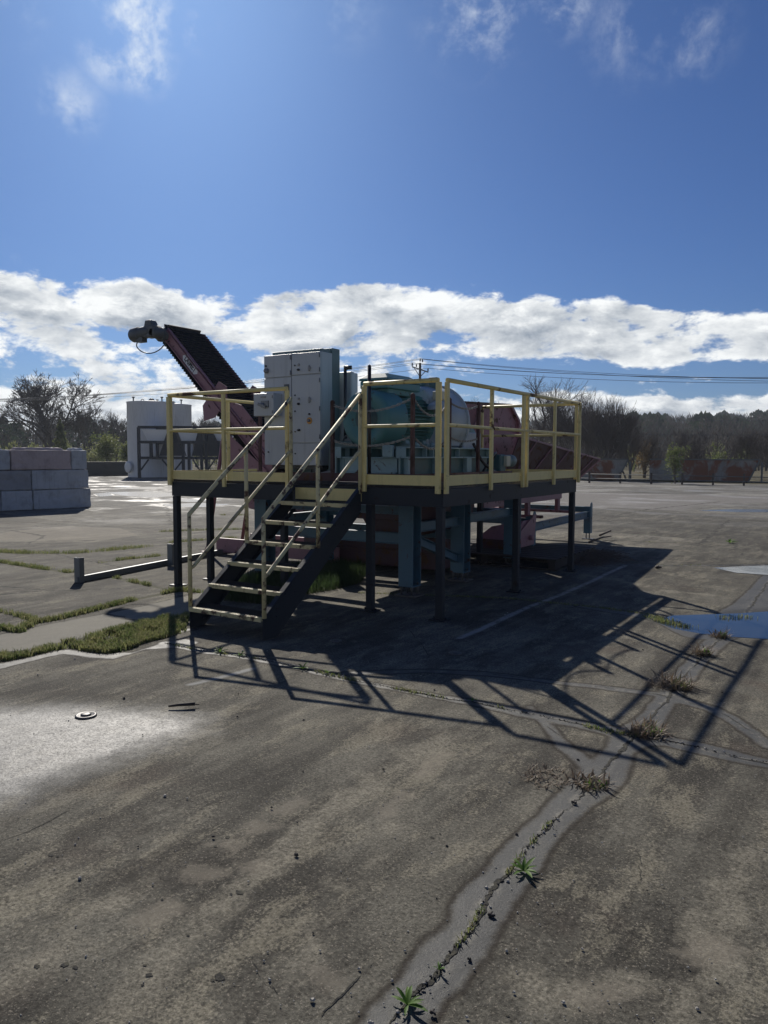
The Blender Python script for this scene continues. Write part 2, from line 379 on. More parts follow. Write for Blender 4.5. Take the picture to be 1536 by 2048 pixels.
# grass-filled joints (soil) and strip
area('soil', [(-120,1330),(-20,1328),(60,1312),(110,1300),(140,1296),(175,1302),(215,1306),(255,1300),(290,1284),(330,1276),(372,1262),(380,1228),(330,1232),(240,1255),(150,1280),(60,1303),(-60,1305)])
SOILL = [([(-60,1262),(0,1255),(40,1262),(60,1246),(110,1238),(160,1226),(215,1212),(270,1198),(330,1186),(372,1178)], .055),
         ([(-60,1225),(0,1222),(45,1232),(75,1243)], .04),
         ([(-60,1122),(0,1123),(45,1130),(95,1138),(140,1144)], .07), ([(200,1125),(250,1118),(300,1113),(370,1103)], .06),
         ([(232,1155),(290,1168),(340,1180),(400,1184)], .045), ([(-60,1100),(60,1105),(150,1105),(230,1098),(290,1092)], .16),
         ([(330,1085),(400,1080),(470,1075)], .07), ([(320,1063),(400,1060),(500,1058)], .05), ([(440,1030),(520,1030)], .05)]
for P_, wd in SOILL: line('soil', P_, wd)
area('soil', [(445,1200),(540,1208),(600,1190),(660,1180),(720,1165),(740,1140),(700,1128),(620,1132),(560,1140),(470,1165)])
# pale kerb slab next to the strip, other slab joints
area('curb', [(-60,1275),(0,1268),(60,1255),(150,1238),(215,1226),(300,1208),(372,1192),(560,1150),(560,1160),(380,1226),(300,1242),(210,1264),(100,1290),(30,1302),(-60,1305)])
for P_ in ([(212,1226),(290,1244)], [(0,1172),(110,1181),(260,1176)], [(0,1188),(90,1180)], [(95,1105),(180,1122),(270,1138)], [(20,1060),(90,1072),(50,1090)],
           [(400,1100),(520,1085)], [(60,1045),(150,1050),(280,1055)], [(1395,1020),(1536,1024)], [(1190,1040),(1380,1050),(1536,1050)],
           [(0,1085),(120,1082),(280,1078)], [(1180,975),(1340,978),(1536,984)], [(185,1040),(330,1030),(520,1028)], [(1440,1003),(1300,1018),(1200,1036)], [(330,1010),(345,1050)]):
    line('crack', P_, .018, jit=.03)
area('pale', [(-60,1078),(20,1062),(130,1052),(240,1056),(280,1070),(190,1083),(60,1085)], 2)
for pp in ([(625,1925),(690,1930),(695,1975),(645,1985),(620,1960)], [(345,1745),(400,1725),(460,1745),(400,1770)], [(410,1685),(460,1670),(505,1690),(455,1712)],
           [(470,1650),(520,1630),(560,1650),(500,1672)], [(480,1725),(530,1708),(530,1745),(470,1750)], [(250,1840),(340,1790),(380,1810),(290,1870)],
           [(820,1545),(870,1500),(910,1500),(850,1560)], [(745,1620),(800,1580),(830,1590),(770,1640)], [(1130,1990),(1200,1960),(1300,1975),(1180,2030)], [(540,1620),(600,1590),(620,1600),(570,1630)],
           [(1330,1900),(1430,1870),(1500,1900),(1400,1940)]): area('pale', pp)
for P_, wd_ in (([(270,2000),(360,1900),(430,1830),(500,1760),(580,1680),(690,1600),(800,1530),(900,1460)], .05), ([(600,1960),(640,1850),(700,1760),(760,1690),(830,1620)], .02), ([(0,1640),(90,1610),(200,1590)], .02),
                ([(30,1960),(150,1860),(260,1790),(340,1720)], .03), ([(1330,2040),(1400,1930),(1450,1830),(1500,1700)], .04), ([(1050,1980),(1180,2000),(1290,1960)], .05), ([(560,1440),(680,1400),(760,1395)], .02), ([(1120,1290),(1250,1270),(1330,1300)], .03), ([(1180,1150),(1330,1180),(1420,1190)], .06)): line('rutl', P_, wd_, jit=.03)
line('paint', [(918,1275),(960,1258),(1010,1235),(1060,1212),(1120,1190),(1180,1163),(1250,1130)], .035); line('paint', [(380,1368),(450,1352),(505,1337)], .03)
area('water', [(1322,1240),(1360,1230),(1420,1228),(1480,1226),(1540,1222),(1700,1222),(1700,1280),(1540,1272),(1470,1268),(1410,1262),(1360,1253)])
WATER = [[(1322,1240),(1360,1230),(1420,1228),(1480,1226),(1540,1222),(1700,1222),(1700,1280),(1540,1272),(1470,1268),(1410,1262),(1360,1253)],
         [(1440,1134),(1500,1131),(1640,1128),(1640,1148),(1540,1147),(1480,1143)],
         [(1405,1020),(1460,1018),(1640,1018),(1640,1023),(1470,1023)],
         [(215,984),(300,982),(352,986),(380,990),(300,994),(250,990)], [(330,1008),(400,1005),(455,1008),(410,1013),(350,1013)],
         [(190,987),(215,985),(225,990),(200,992)], [(230,975),(300,973),(340,975),(290,978)], [(200,950),(262,950),(255,953),(215,953)], [(315,999),(350,996),(440,1000),(380,1003)]]
for W_ in WATER[1:]: area('water', W_, 3)
area('gravel', [(1160,985),(1340,988),(1536,992),(1700,994),(1700,1004),(1460,1006),(1400,1010),(1370,1022),(1200,1014),(1050,1010),(1050,990)], 6)
Z = np.zeros(GX.shape)
Z -= .004
sm = lambda a, lo, hi: (lambda t: t*t*(3-2*t))(np.clip((a-lo)/(hi-lo), 0, 1))
Z -= .030*sm(-ATT['water'], -.22, .10)
Z -= .010*sm(-ATT['soil'], -.03, .03)
Z += .0035*(np.sin(GX*3.1+GY*1.3)*np.sin(GY*2.3-GX*.7))*np.clip((7-np.abs(GX))/3, 0, 1)
# the land rises beyond the yard
def hillz(x, y):
    d = np.hypot(x-CAM.x, y-CAM.y); th = np.arctan2(-(x-CAM.x), (y-CAM.y))   # bearing, left positive
    a = sm(d, 150, 330); prof = 5.5+3.0*np.exp(-((th+.35)/.4)**2)
    return a*prof
Z += hillz(GX, GY)
verts = np.stack([GX, GY, Z], -1).reshape(-1, 3).astype(np.float32)
me = bpy.data.meshes.new('ground'); me.vertices.add(NX*NY); me.vertices.foreach_set('co', verts.ravel())
I = np.arange(NX*NY).reshape(NY, NX); q = np.stack([I[:-1, :-1], I[:-1, 1:], I[1:, 1:], I[1:, :-1]], -1).reshape(-1)
nf = (NX-1)*(NY-1); me.loops.add(nf*4); me.loops.foreach_set('vertex_index', q.astype(np.int32))
me.polygons.add(nf); me.polygons.foreach_set('loop_start', np.arange(0, nf*4, 4, dtype=np.int32)); me.polygons.foreach_set('loop_total', np.full(nf, 4, np.int32))
me.update(calc_edges=True); me.polygons.foreach_set('use_smooth', np.ones(nf, bool))
for k, v in ATT.items():
    a = me.attributes.new(k, 'FLOAT', 'POINT'); a.data.foreach_set('value', np.clip(v, -2, 9).ravel().astype(np.float32))

def ground_mat():
    m = bpy.data.materials.new('weathered_concrete'); m.use_nodes = True; nt = m.node_tree; nt.nodes.clear(); b = NB(nt)
    out = b.n('ShaderNodeOutputMaterial'); p = b.n('ShaderNodeBsdfPrincipled'); b.l(p.outputs[0], out.inputs[0])
    geo = b.n('ShaderNodeNewGeometry').outputs['Position']
    at = lambda k: b.n('ShaderNodeAttribute', attribute_name=k).outputs['Fac']
    nb = b.noise(geo, .35, 5, .6, .5); nm = b.noise(geo, 1.6, 8, .62, .3); nf_ = b.noise(geo, 11, 8, .7); ng = b.noise(geo, 90, 4, .7); ngg = b.noise(geo, 260, 3, .6)
    stv = b.mapv(geo, sc=(2.6, .38, 1), rot=(0, 0, R(-4))); st = b.noise(stv, 1.6, 7, .62, .25)
    stv2 = b.mapv(geo, sc=(9, .7, 1), rot=(0, 0, R(3))); st2 = b.noise(stv2, 1.4, 6, .65)
    # base tone
    f = b.m('ADD', b.m('ADD', b.m('MULTIPLY', nm, .40), b.m('MULTIPLY', st, .40)), b.m('ADD', b.m('MULTIPLY', nb, .20), b.m('MULTIPLY', st2, .10)))
    c = b.mix(b.ss(f, .44, .66), (.055, .051, .042), (.156, .146, .116))
    c = b.mix(b.m('MULTIPLY', b.ss(b.noise(geo, .9, 6, .6), .56, .72), .6), c, (.095, .072, .055))          # reddish stain
    # worn patches where the aggregate shows
    wr = b.m('ADD', b.m('MULTIPLY', b.noise(b.mapv(geo, sc=(1.5, .55, 1)), 2.2, 12, .74, .15), .75), b.m('MULTIPLY', ng, .25))
    c = b.mix(b.m('MULTIPLY', b.ss(wr, .505, .575), .55), c, (.26, .235, .172))
    rl = b.ss(b.m('ADD', at('rutl'), b.m('MULTIPLY', b.m('SUBTRACT', b.noise(b.mapv(geo, sc=(1.6, .9, 1)), 4, 9, .72), .5), .42)), .05, -.05); c = b.mix(b.m('MULTIPLY', rl, .75), c, b.mix(nf_, (.13, .118, .09), (.31, .285, .22)))
    c = b.mix(b.m('MULTIPLY', b.ss(b.noise(b.mapv(geo, sc=(1.0, .5, 1), loc=(3, 8, 0)), 1.7, 12, .72, .2), .55, .60), .5), c, (.045, .040, .033))
    # slab colour turns paler with distance from the camera
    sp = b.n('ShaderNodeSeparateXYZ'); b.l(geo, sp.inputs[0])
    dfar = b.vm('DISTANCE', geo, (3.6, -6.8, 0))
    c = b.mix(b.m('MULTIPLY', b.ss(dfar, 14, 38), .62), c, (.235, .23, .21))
    nh = b.noise(b.mapv(geo, loc=(5, 1, 0)), 62, 3, .65)
    vv = b.m('ADD', -1.57, b.m('ADD', b.m('MULTIPLY', nf_, .7), b.m('ADD', b.m('ADD', b.m('MULTIPLY', nh, 2.0), b.m('MULTIPLY', ng, 1.5)), b.m('MULTIPLY', ngg, .9))))
    vv = b.m('MAXIMUM', vv, .25)
    cc = b.n('ShaderNodeCombineColor'); [b.l(vv, cc.inputs[i]) for i in range(3)]
    c = b.mix(1.0, c, cc.outputs[0], 'MULTIPLY')
    spk = b.m('MULTIPLY', b.ss(b.noise(geo, 110, 3, .6), .58, .68), .50); c = b.mix(spk, c, (.40, .355, .28))
    spd = b.m('MULTIPLY', b.ss(b.noise(b.mapv(geo, loc=(9, 3, 0)), 55, 4, .7), .57, .66), .55); c = b.mix(spd, c, (.035, .03, .026))
    c = b.mix(b.m('MULTIPLY', b.ss(b.noise(geo, .55, 10, .7, .3), .46, .60), b.m('MULTIPLY', b.ss(dfar, 8, 12), .55)), c, (.085, .078, .064))
    fl = b.vm('FLOOR', b.mapv(geo, sc=(.23, .29, 0), rot=(0, 0, R(12)), loc=(.37, .2, 0))); wn = b.n('ShaderNodeTexWhiteNoise'); wn.noise_dimensions = '3D'; b.l(fl, wn.inputs['Vector'])
    sl_t = b.m('ADD', 1.0, b.m('MULTIPLY', b.m('MULTIPLY', b.m('SUBTRACT', wn.outputs['Value'], .5), b.ss(dfar, 9, 13)), .62)); sc_ = b.n('ShaderNodeCombineColor'); [b.l(sl_t, sc_.inputs[i]) for i in range(3)]
    c = b.mix(1.0, c, sc_.outputs[0], 'MULTIPLY')
    jn = b.m('MULTIPLY', b.m('SUBTRACT', b.noise(geo, 5, 6, .65), .5), .16)
    jn2 = b.m('MULTIPLY', b.m('SUBTRACT', b.noise(geo, 28, 5, .7), .5), .035)
    pale = b.ss(b.m('ADD', b.m('ADD', at('pale'), jn), b.m('MULTIPLY', jn2, 4)), .03, -.04); c = b.mix(b.m('MULTIPLY', pale, .45), c, b.mix(nf_, (.17, .15, .115), (.36, .32, .25)))
    cu = b.ss(b.m('ADD', at('curb'), jn2), .01, -.01); c = b.mix(b.m('MULTIPLY', cu, .80), c, b.mix(nf_, (.20, .19, .155), (.33, .31, .26)))
    pt = b.m('MULTIPLY', b.ss(b.m('ADD', at('paint'), b.m('MULTIPLY', jn, .25)), .02, -.02), b.ss(nf_, .30, .55)); c = b.mix(b.m('MULTIPLY', pt, .8), c, (.36, .36, .34))
    gv = b.ss(b.m('ADD', at('gravel'), b.m('MULTIPLY', jn, 4)), .3, -.3)
    c = b.mix(gv, c, b.mix(b.noise(geo, 6, 6, .8), (.09, .085, .075), (.34, .32, .29)))
    # damp bands: darker, smoother
    dd = b.m('ADD', at('damp'), b.m('MULTIPLY', jn, .45)); wet = b.ss(b.m('ADD', dd, b.m('MULTIPLY', jn2, 1.5)), .018, -.03); rim = b.ss(b.m('ABSOLUTE', b.m('SUBTRACT', dd, .006)), .026, .0)
    c = b.mix(b.m('MULTIPLY', wet, .74), c, (.038, .041, .042)); c = b.mix(b.m('MULTIPLY', rim, .8), c, (.030, .024, .018))
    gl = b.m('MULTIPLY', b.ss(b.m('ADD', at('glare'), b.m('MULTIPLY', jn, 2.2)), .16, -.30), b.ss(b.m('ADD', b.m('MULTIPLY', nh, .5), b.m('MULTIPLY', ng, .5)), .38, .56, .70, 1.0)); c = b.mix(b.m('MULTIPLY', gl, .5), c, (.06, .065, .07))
    so_ = b.ss(b.m('ADD', at('soil'), jn2), .015, -.015); c = b.mix(so_, c, b.mix(nf_, (.04, .042, .025), (.12, .112, .07)))
    wt = b.ss(at('water'), .14, .02); c = b.mix(b.m('MULTIPLY', wt, .75), c, (.05, .047, .042))
    cr = b.m('MULTIPLY', b.ss(at('crack'), .020, .0), b.ss(dfar, 7, 9)); c = b.mix(cr, c, (.03, .028, .024))
    lip = b.m('MULTIPLY', b.ss(b.m('ADD', at('crack'), jn2), .035, .0), b.ss(nf_, .46, .60)); c = b.mix(b.m('MULTIPLY', lip, .55), c, (.26, .24, .19))
    # the land beyond the yard is rough grass
    gr = b.m('MAXIMUM', b.ss(dfar, 66, 70), b.ss(b.m('ADD', sp.outputs[1], b.m('MULTIPLY', nm, .8)), 44.6, 45.6)); c = b.mix(gr, c, b.mix(nb, (.06, .06, .03), (.12, .095, .05)))
    b.l(c, p.inputs['Base Color'])
    damp = b.m('MAXIMUM', b.m('MULTIPLY', wet, .8), wt)
    r_ = b.m('SUBTRACT', b.m('ADD', .72, b.m('MULTIPLY', nf_, .3)), b.m('MULTIPLY', damp, .30))
    glint = b.m('MULTIPLY', b.ss(dfar, 16, 30), b.ss(b.noise(b.mapv(geo, sc=(1, 1.6, 1)), .35, 9, .65), .50, .62))
    r_ = b.m('SUBTRACT', r_, b.m('MULTIPLY', glint, .30))
    r_ = b.m('SUBTRACT', r_, b.m('MULTIPLY', gl, .31)); r_ = b.m('MAXIMUM', r_, .18); r_ = b.m('ADD', r_, b.m('MULTIPLY', gr, .3), clamp=True)
    b.l(r_, p.inputs['Roughness'])
    b.l(b.m('ADD', .11, b.m('MULTIPLY', b.m('MAXIMUM', b.m('MAXIMUM', b.m('MULTIPLY', damp, .62), gl), glint), .42)), p.inputs['Specular IOR Level'])
    h = b.m('ADD', b.m('MULTIPLY', nf_, .45), b.m('ADD', b.m('MULTIPLY', ng, .42), b.m('MULTIPLY', ngg, .30)))
    h = b.m('ADD', h, b.m('MULTIPLY', gv, b.m('MULTIPLY', b.noise(geo, 12, 4, .8), 5)))
    bp = b.n('ShaderNodeBump'); bp.inputs['Distance'].default_value = .010
    b.l(b.m('SUBTRACT', .85, b.m('MULTIPLY', b.m('MAXIMUM', damp, b.m('MULTIPLY', gl, .7)), .50)), bp.inputs['Strength']); b.l(h, bp.inputs['Height']); b.l(bp.outputs[0], p.inputs['Normal'])
    return m
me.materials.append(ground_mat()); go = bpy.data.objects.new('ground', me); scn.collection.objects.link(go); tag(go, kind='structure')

def gz(x, y):
    i = min(max(int(np.searchsorted(XS, x))-1, 0), NX-2); j = min(max(int(np.searchsorted(YS, y))-1, 0), NY-2)
    u = (x-XS[i])/(XS[i+1]-XS[i]); v = (y-YS[j])/(YS[j+1]-YS[j])
    return float((Z[j, i]*(1-u)+Z[j, i+1]*u)*(1-v)+(Z[j+1, i]*(1-u)+Z[j+1, i+1]*u)*v)
crm = bpy.data.materials.new('crack_soil'); crm.use_nodes = True; b = NB(crm.node_tree); pb = crm.node_tree.nodes['Principled BSDF']
gp_ = b.n('ShaderNodeNewGeometry').outputs['Position']; pb.inputs['Roughness'].default_value = .9
b.l(b.mix(b.ss(b.noise(gp_, 45, 5, .7), .42, .62), (.008, .0075, .006), (.055, .050, .030)), pb.inputs['Base Color'])
bp = b.n('ShaderNodeBump'); bp.inputs['Strength'].default_value = .8; bp.inputs['Distance'].default_value = .01; b.l(b.noise(gp_, 70, 5, .7), bp.inputs['Height']); b.l(bp.outputs[0], pb.inputs['Normal'])
def crack_ribbon(m, px, w0, jit, seed, step=.009, gap=0.0):
    pts = [G(*p) for p in px]; rnd = random.Random(seed); L = 0; q_ = []; ph = [rnd.uniform(0, 6.28) for _ in range(12)]
    for a, c in zip(pts, pts[1:]):
        d = math.hypot(c[0]-a[0], c[1]-a[1]); k = max(1, int(d/step)); nx_, ny_ = -(c[1]-a[1])/d, (c[0]-a[0])/d
        for i in range(k): q_.append((a[0]+(c[0]-a[0])*i/k, a[1]+(c[1]-a[1])*i/k, nx_, ny_, L+d*i/k))
        L += d
    q_.append((*pts[-1], nx_, ny_, L)); rows = []; wa = wb = w0; 
    for x, y, nx_, ny_, l_ in q_:
        o = jit*(math.sin(l_*6.1+ph[0])+.6*math.sin(l_*17+ph[1])+.4*math.sin(l_*43+ph[2])+.25*math.sin(l_*101+ph[3])+.2*rnd.gauss(0, 1))
        e = .9+.7*math.sin(l_*3.3+ph[4])*math.sin(l_*1.1+ph[5])+.5*math.sin(l_*11+ph[6])
        wa = .6*wa+.4*w0*max(.12, e)*rnd.uniform(.2, 1.8); wb = .6*wb+.4*w0*max(.12, e)*rnd.uniform(.2, 1.8)
        if gap and math.sin(l_*7+ph[7])+math.sin(l_*19+ph[8]) < gap: wa *= .15; wb *= .15
        A_ = (x+nx_*(o+wa), y+ny_*(o+wa)); B_ = (x+nx_*(o-wb), y+ny_*(o-wb)); rows.append((A_, B_))
    vs = []
    for A_, B_ in rows: vs += [(*A_, gz(*A_)+.0022), (*B_, gz(*B_)+.0022)]
    m.add(vs, [(2*i, 2*i+1, 2*i+3, 2*i+2) for i in range(len(rows)-1)])
CRK = MB()
crack_ribbon(CRK, C1, .0075, .009, 1); crack_ribbon(CRK, C2, .005, .007, 2); crack_ribbon(CRK, C4, .0032, .006, 3, gap=-.5); crack_ribbon(CRK, C5, .006, .008, 4)
crack_ribbon(CRK, [(820,1260),(850,1300),(860,1316)], .003, .006, 5); crack_ribbon(CRK, [(970,1728),(1010,1732),(1050,1731)], .0022, .003, 6, gap=-.3)
crack_ribbon(CRK, [(1310,1590),(1290,1680),(1262,1800),(1250,1880),(1225,1990)], .0012, .012, 7, gap=.2); crack_ribbon(CRK, [(740,1925),(690,1975),(640,2035)], .0018, .006, 8, gap=.1)
crack_ribbon(CRK, [(0,1683),(60,1660),(140,1620)], .0022, .004, 9, gap=-.4); crack_ribbon(CRK, [(555,1985),(520,1960),(500,1925)], .0015, .006, 10, gap=.1)
crack_ribbon(CRK, [(1230,1222),(1180,1215),(1400,1200),(1500,1200)], .0025, .01, 11, gap=.0); crack_ribbon(CRK, [(1095,1452),(1120,1470)], .002, .004, 12)
for k, (pp, w0_) in enumerate([(C6, .012), (C7, .022), (C8, .010), ([(212,1226),(290,1244)], .008), ([(-60,1305),(30,1302),(100,1290),(210,1264),(300,1242),(380,1226)], .007), ([(0,1268),(60,1255),(150,1238),(215,1226),(300,1208),(372,1192)], .006), ([(0,1172),(110,1181),(260,1176)], .010), ([(0,1188),(90,1180)], .008), ([(95,1105),(180,1122),(270,1138)], .012), ([(20,1060),(90,1072),(50,1090)], .016),
        ([(400,1100),(520,1085)], .012), ([(60,1045),(150,1050),(280,1055)], .018), ([(1395,1020),(1536,1024)], .03), ([(1190,1040),(1380,1050),(1536,1050)], .022), ([(0,1085),(120,1082),(280,1078)], .016), ([(1180,975),(1340,978),(1536,984)], .06),
        ([(185,1040),(330,1030),(520,1028)], .022), ([(1440,1003),(1300,1018),(1200,1036)], .03), ([(330,1010),(345,1050)], .03), ([(0,1262),(100,1240),(215,1213)], .012), ([(0,1100),(150,1100),(300,1090)], .02), ([(1250,1168),(1400,1175),(1536,1180)], .004), ([(186,1020),(300,1018),(500,1012)], .03), ([(1500,1120),(1440,1060)], .02)]):
    crack_ribbon(CRK, pp, w0_, w0_*1.6, 40+k, step=.05, gap=-.2)
tag(CRK.build('pavement_cracks', crm, fix=False), kind='structure')
rnd = random.Random(19); SP = MB()
for px, py, r_ in [(478,1783,.030),(462,1786,.016),(440,1952,.034),(425,1960,.016),(300,1950,.022),(290,1930,.013),(285,1970,.012),(75,1932,.02),(130,1930,.024),(150,1934,.02),(100,1710,.02),(115,1712,.013),(430,1690,.018),(455,1672,.02),(1300,1940,.01),(865,1675,.016),(880,1668,.012),(245,1630,.012),(325,1797,.012),(1015,2030,.012),(375,1870,.011)]:
    x, y = G(px, py); vs = []
    for k in range(11): t = 2*PI*k/11; q = r_*rnd.uniform(.45, 1.15); X, Y_ = x+math.cos(t)*q*.7, y+math.sin(t)*q*.55; vs.append((X, Y_, gz(X, Y_)+.002))
    SP.add(vs, [tuple(range(11))])
tag(SP.build('pavement_spalls', crm, fix=False), kind='structure')

# puddle water: sheets lying in the dips
wm = bpy.data.materials.new('still_water'); wm.use_nodes = True; b = NB(wm.node_tree); pb = wm.node_tree.nodes['Principled BSDF']
pb.inputs['Base Color'].default_value = (.02, .022, .022, 1); pb.inputs['Roughness'].default_value = .03; pb.inputs['IOR'].default_value = 1.33
pb.inputs['Specular IOR Level'].default_value = .8
bp = b.n('ShaderNodeBump'); bp.inputs['Strength'].default_value = .08; bp.inputs['Distance'].default_value = .01
b.l(b.noise(b.n('ShaderNodeTexCoord').outputs['Object'], 3, 3), bp.inputs['Height']); b.l(bp.outputs[0], pb.inputs['Normal'])
wm2 = wm.copy(); wm2.name = 'wind_ruffled_water'; q2 = wm2.node_tree.nodes['Principled BSDF']; q2.inputs['Roughness'].default_value = .22
[setattr(n_.inputs['Strength'], 'default_value', .35) for n_ in wm2.node_tree.nodes if n_.bl_idname == 'ShaderNodeBump']
mbw = MB(); mbf = MB()
for wi, W_ in enumerate(WATER):
    pts = [G(*p) for p in W_]; cx = sum(p[0] for p in pts)/len(pts); cy_ = sum(p[1] for p in pts)/len(pts)
    (mbw if wi < 2 else mbf).add([(cx+(x-cx)*1.12, cy_+(y-cy_)*1.12, -.014) for x, y in pts], [tuple(range(len(pts)))])
tag(mbw.build('puddle_water', wm, fix=False), kind='structure'); tag(mbf.build('far_puddle_water', wm2, fix=False), kind='structure')

# ------------------------------------------------------------------ walkway platform
D = 1.37; LX = 3.9; LY = 4.09
plat = empty('walkway_platform', 'raised steel walkway with yellow guard rails round the green motor', 'platform')
g = MB()
def grate(x0, x1, y0, y1):
    x = x0+.006
    while x < x1: g.box((x-.0025, y0, D-.03), (x+.0025, y1, D)); x += .033
    y = y0+.03
    while y < y1: g.box((x0, y-.004, D-.012), (x1, y+.004, D-.004)); y += .1
grate(-LX+.01, -.01, .012, .56); grate(-LX+.01, -3.44, .565, 1.7); grate(-.70, -.01, .565, LY-.012); grate(-1.55, -.705, 3.42, LY-.012)
g.build('deck_grating', M['grate'], plat, fix=False)
def beam(p, q, side, h=.18, top=D-.032):
    """channel beam: web on the outer side, flanges inward"""
    m = MB(); p = Vector(p); q = Vector(q); s_ = Vector(side)
    z0 = top-h
    a = Vector((p.x, p.y, (top+z0)/2)); c = Vector((q.x, q.y, (top+z0)/2))
    m.bar(a, c, .008, h)
    for z in (top-.006, z0+.006): m.bar(Vector((a.x, a.y, z))+s_*.036, Vector((c.x, c.y, z))+s_*.036, .062, .01)
    return m.build('edge_beam', M['navy'], plat, bevel=.002)
beam((-LX, 0, 0), (0, 0, 0), (0, 1, 0)); beam((0.006, .0, 0), (0.006, LY, 0), (-1, 0, 0)); beam((-LX-.006, 0, 0), (-LX-.006, 1.72, 0), (1, 0, 0))
beam((-LX+.01, .60, 0), (-.75, .60, 0), (0, -1, 0)); beam((-.72, .65, 0), (-.72, 3.4, 0), (1, 0, 0)); beam((-1.56, LY+.006, 0), (-.02, LY+.006, 0), (0, -1, 0)); beam((-3.43, .65, 0), (-3.43, 1.7, 0), (-1, 0, 0))
m = MB()  # kick plates of the inner guard
m.box((-3.4, .585, D), (-.70, .592, D+.10)); m.box((-.705, .60, D), (-.698, 3.4, D+.10)); m.build('kick_plate', M['maroon'], plat)
for x, y in [(-.035, .035), (-.89, .04), (-3.865, .04), (-3.865, .62), (-2.575, .62), (-.035, 2.0), (-.035, LY-.04), (-1.5, LY-.04), (-3.865, 1.66)]:
    m = MB(); m.box((x-.038, y-.038, .012), (x+.038, y+.038, D-.215)); lg = m.build('leg', M['navy'], plat, bevel=.006)
    m = MB(); m.box((x-.09, y-.075, .001), (x+.09, y+.075, .012))
    for a in (-.065, .065): m.tube([(x+a, y, .012), (x+a, y, .035)], .012, 6)
    m.build('base_plate', M['navy'], lg)
# guard rails: sections of square posts, round rails and toe boards
RZ = 2.43; RM = D+.615
def rail_section(P, post_t, ends=True, toe=True, matl='yellow', low=D-.075):
    """P = (ax, ay), (bx, by); post_t = positions 0..1 of posts; posts stand outside the beam"""
    a = Vector((*P[0], 0)); c = Vector((*P[1], 0)); d = (c-a).normalized(); L = (c-a).length; nrm = Vector((d.y, -d.x, 0))
    for t, wdt in post_t:
        if not wdt: continue
        p = a+(c-a)*t; m = MB()
        m.bar(p+Vector((0, 0, low)), p+Vector((0, 0, RZ-.02)), wdt, .035, up=nrm); m.build('rail_post', M[matl], plat, bevel=.004)
    m = MB(); m.tube([a+Vector((0, 0, RZ)), c+Vector((0, 0, RZ))], .023, 10); m.build('top_rail', M[matl], plat)
    ts = [t for t, _ in post_t]
    for t0, t1 in zip(ts, ts[1:]):
        p0 = a+(c-a)*t0; p1 = a+(c-a)*t1; m = MB(); k = .02
        m.tube([p0+Vector((0, 0, RM)), p0+d*.06+Vector((0, 0, RM)), p1-d*.06+Vector((0, 0, RM)), p1+Vector((0, 0, RM))], .019, 10); m.build('mid_rail', M[matl], plat)
        if toe:
            m = MB(); o = -nrm*.024; m.bar(p0+d*.022+o+Vector((0, 0, D+.055)), p1-d*.022+o+Vector((0, 0, D+.055)), .006, .105); m.build('toe_board', M['yplain'], plat)
W = .055
rail_section(((-LX-.005, -.035), (-1.975, -.035)), [(0, W), (.49, .045), (1, .045)])
rail_section(((-.925, -.035), (-.03, -.035)), [(0, .05), (1, W)])
rail_section(((.036, .02), (.036, LY+.02)), [(0, W), (.26, .045), (.485, .045), (.515, .045), (.75, .045), (1, .045)])
rail_section(((-LX-.036, .02), (-LX-.036, 1.69)), [(0, .045), (.62, .045), (1, 0)])
rail_section(((-1.52, LY+.04), (.0, LY+.04)), [(0, .04), (.46, .04), (.985, .04)])

# ------------------------------------------------------------------ stair
st = empty('steel_stair', 'six step open steel stair with rusty yellow handrails leading up to the walkway', 'stairs')
XL, XR = -1.90, -.956
def stringer(x, sgn):
    m = MB(); zt = lambda y: 1.36+y*.722
    top = [(x, -.045, zt(-.03)), (x, -.045, zt(-.03)-.20-.04), (x, -1.42, .0), (x, -1.62, .0), (x, -1.62, zt(-1.62))]
    m.prism(top, (.008*sgn, 0, 0))
    for off in (0, -.255):
        y0 = -.045; y1 = -1.62 if off == 0 else -1.45
        m.bar((x+.03*sgn, y0, zt(y0)+off), (x+.03*sgn, y1, max(.01, zt(y1)+off)), .055, .008, up=(0, -.58, .81))
    for i in range(6):
        z = .19+i*.193; y = -1.50+i*.267
        for dy in (-.07, .07): m.lathe((x, y+dy, z), (-sgn, 0, 0), [(0, .012), (.009, .012), (.009, 0)], 6, False)
    return m.build('stringer', M['navy'], st, bevel=.002)
stringer(XL, 1); stringer(XR, -1)
for i in range(6):
    z = .205+i*.193; y = -1.50+i*.267
    m = MB(); x0, x1 = XL+.012, XR-.012
    g_ = MB(); xx = x0
    while xx < x1: g_.box((xx, y-.10, z-.03), (xx+.005, y+.14, z)); xx += .03
    for k in range(4): g_.box((x0, y-.08+k*.06, z-.014), (x1, y-.072+k*.06, z-.006))
    tr = g_.build('tread', M['grate'], st, fix=False)
    m.box((x0, y-.135, z-.028), (x1, y-.102, z+.003)); m.box((x0, y-.142, z-.036), (x1, y-.1355, z+.003))
    for k in range(44):
        xx = x0+.01+k*(x1-x0-.02)/43; m.box((xx, y-.130, z+.003), (xx+.008, y-.108, z+.006))
        m.bar((xx, y-.1425, z-.030), (xx+.010, y-.1425, z-.004), .004, .003, up=(0, 1, 0))
    m.build('tread_nosing', M['yrust'], tr)
m = MB(); m.box((XL+.02, -.012, 1.185), (XR-.02, -.006, 1.315)); m.tube([(XL+.16, -.006, 1.255), (XL+.16, -.022, 1.255)], .02, 8); m.build('riser_plate', M['yplain'], st)
zt = lambda y: 1.36+y*.722
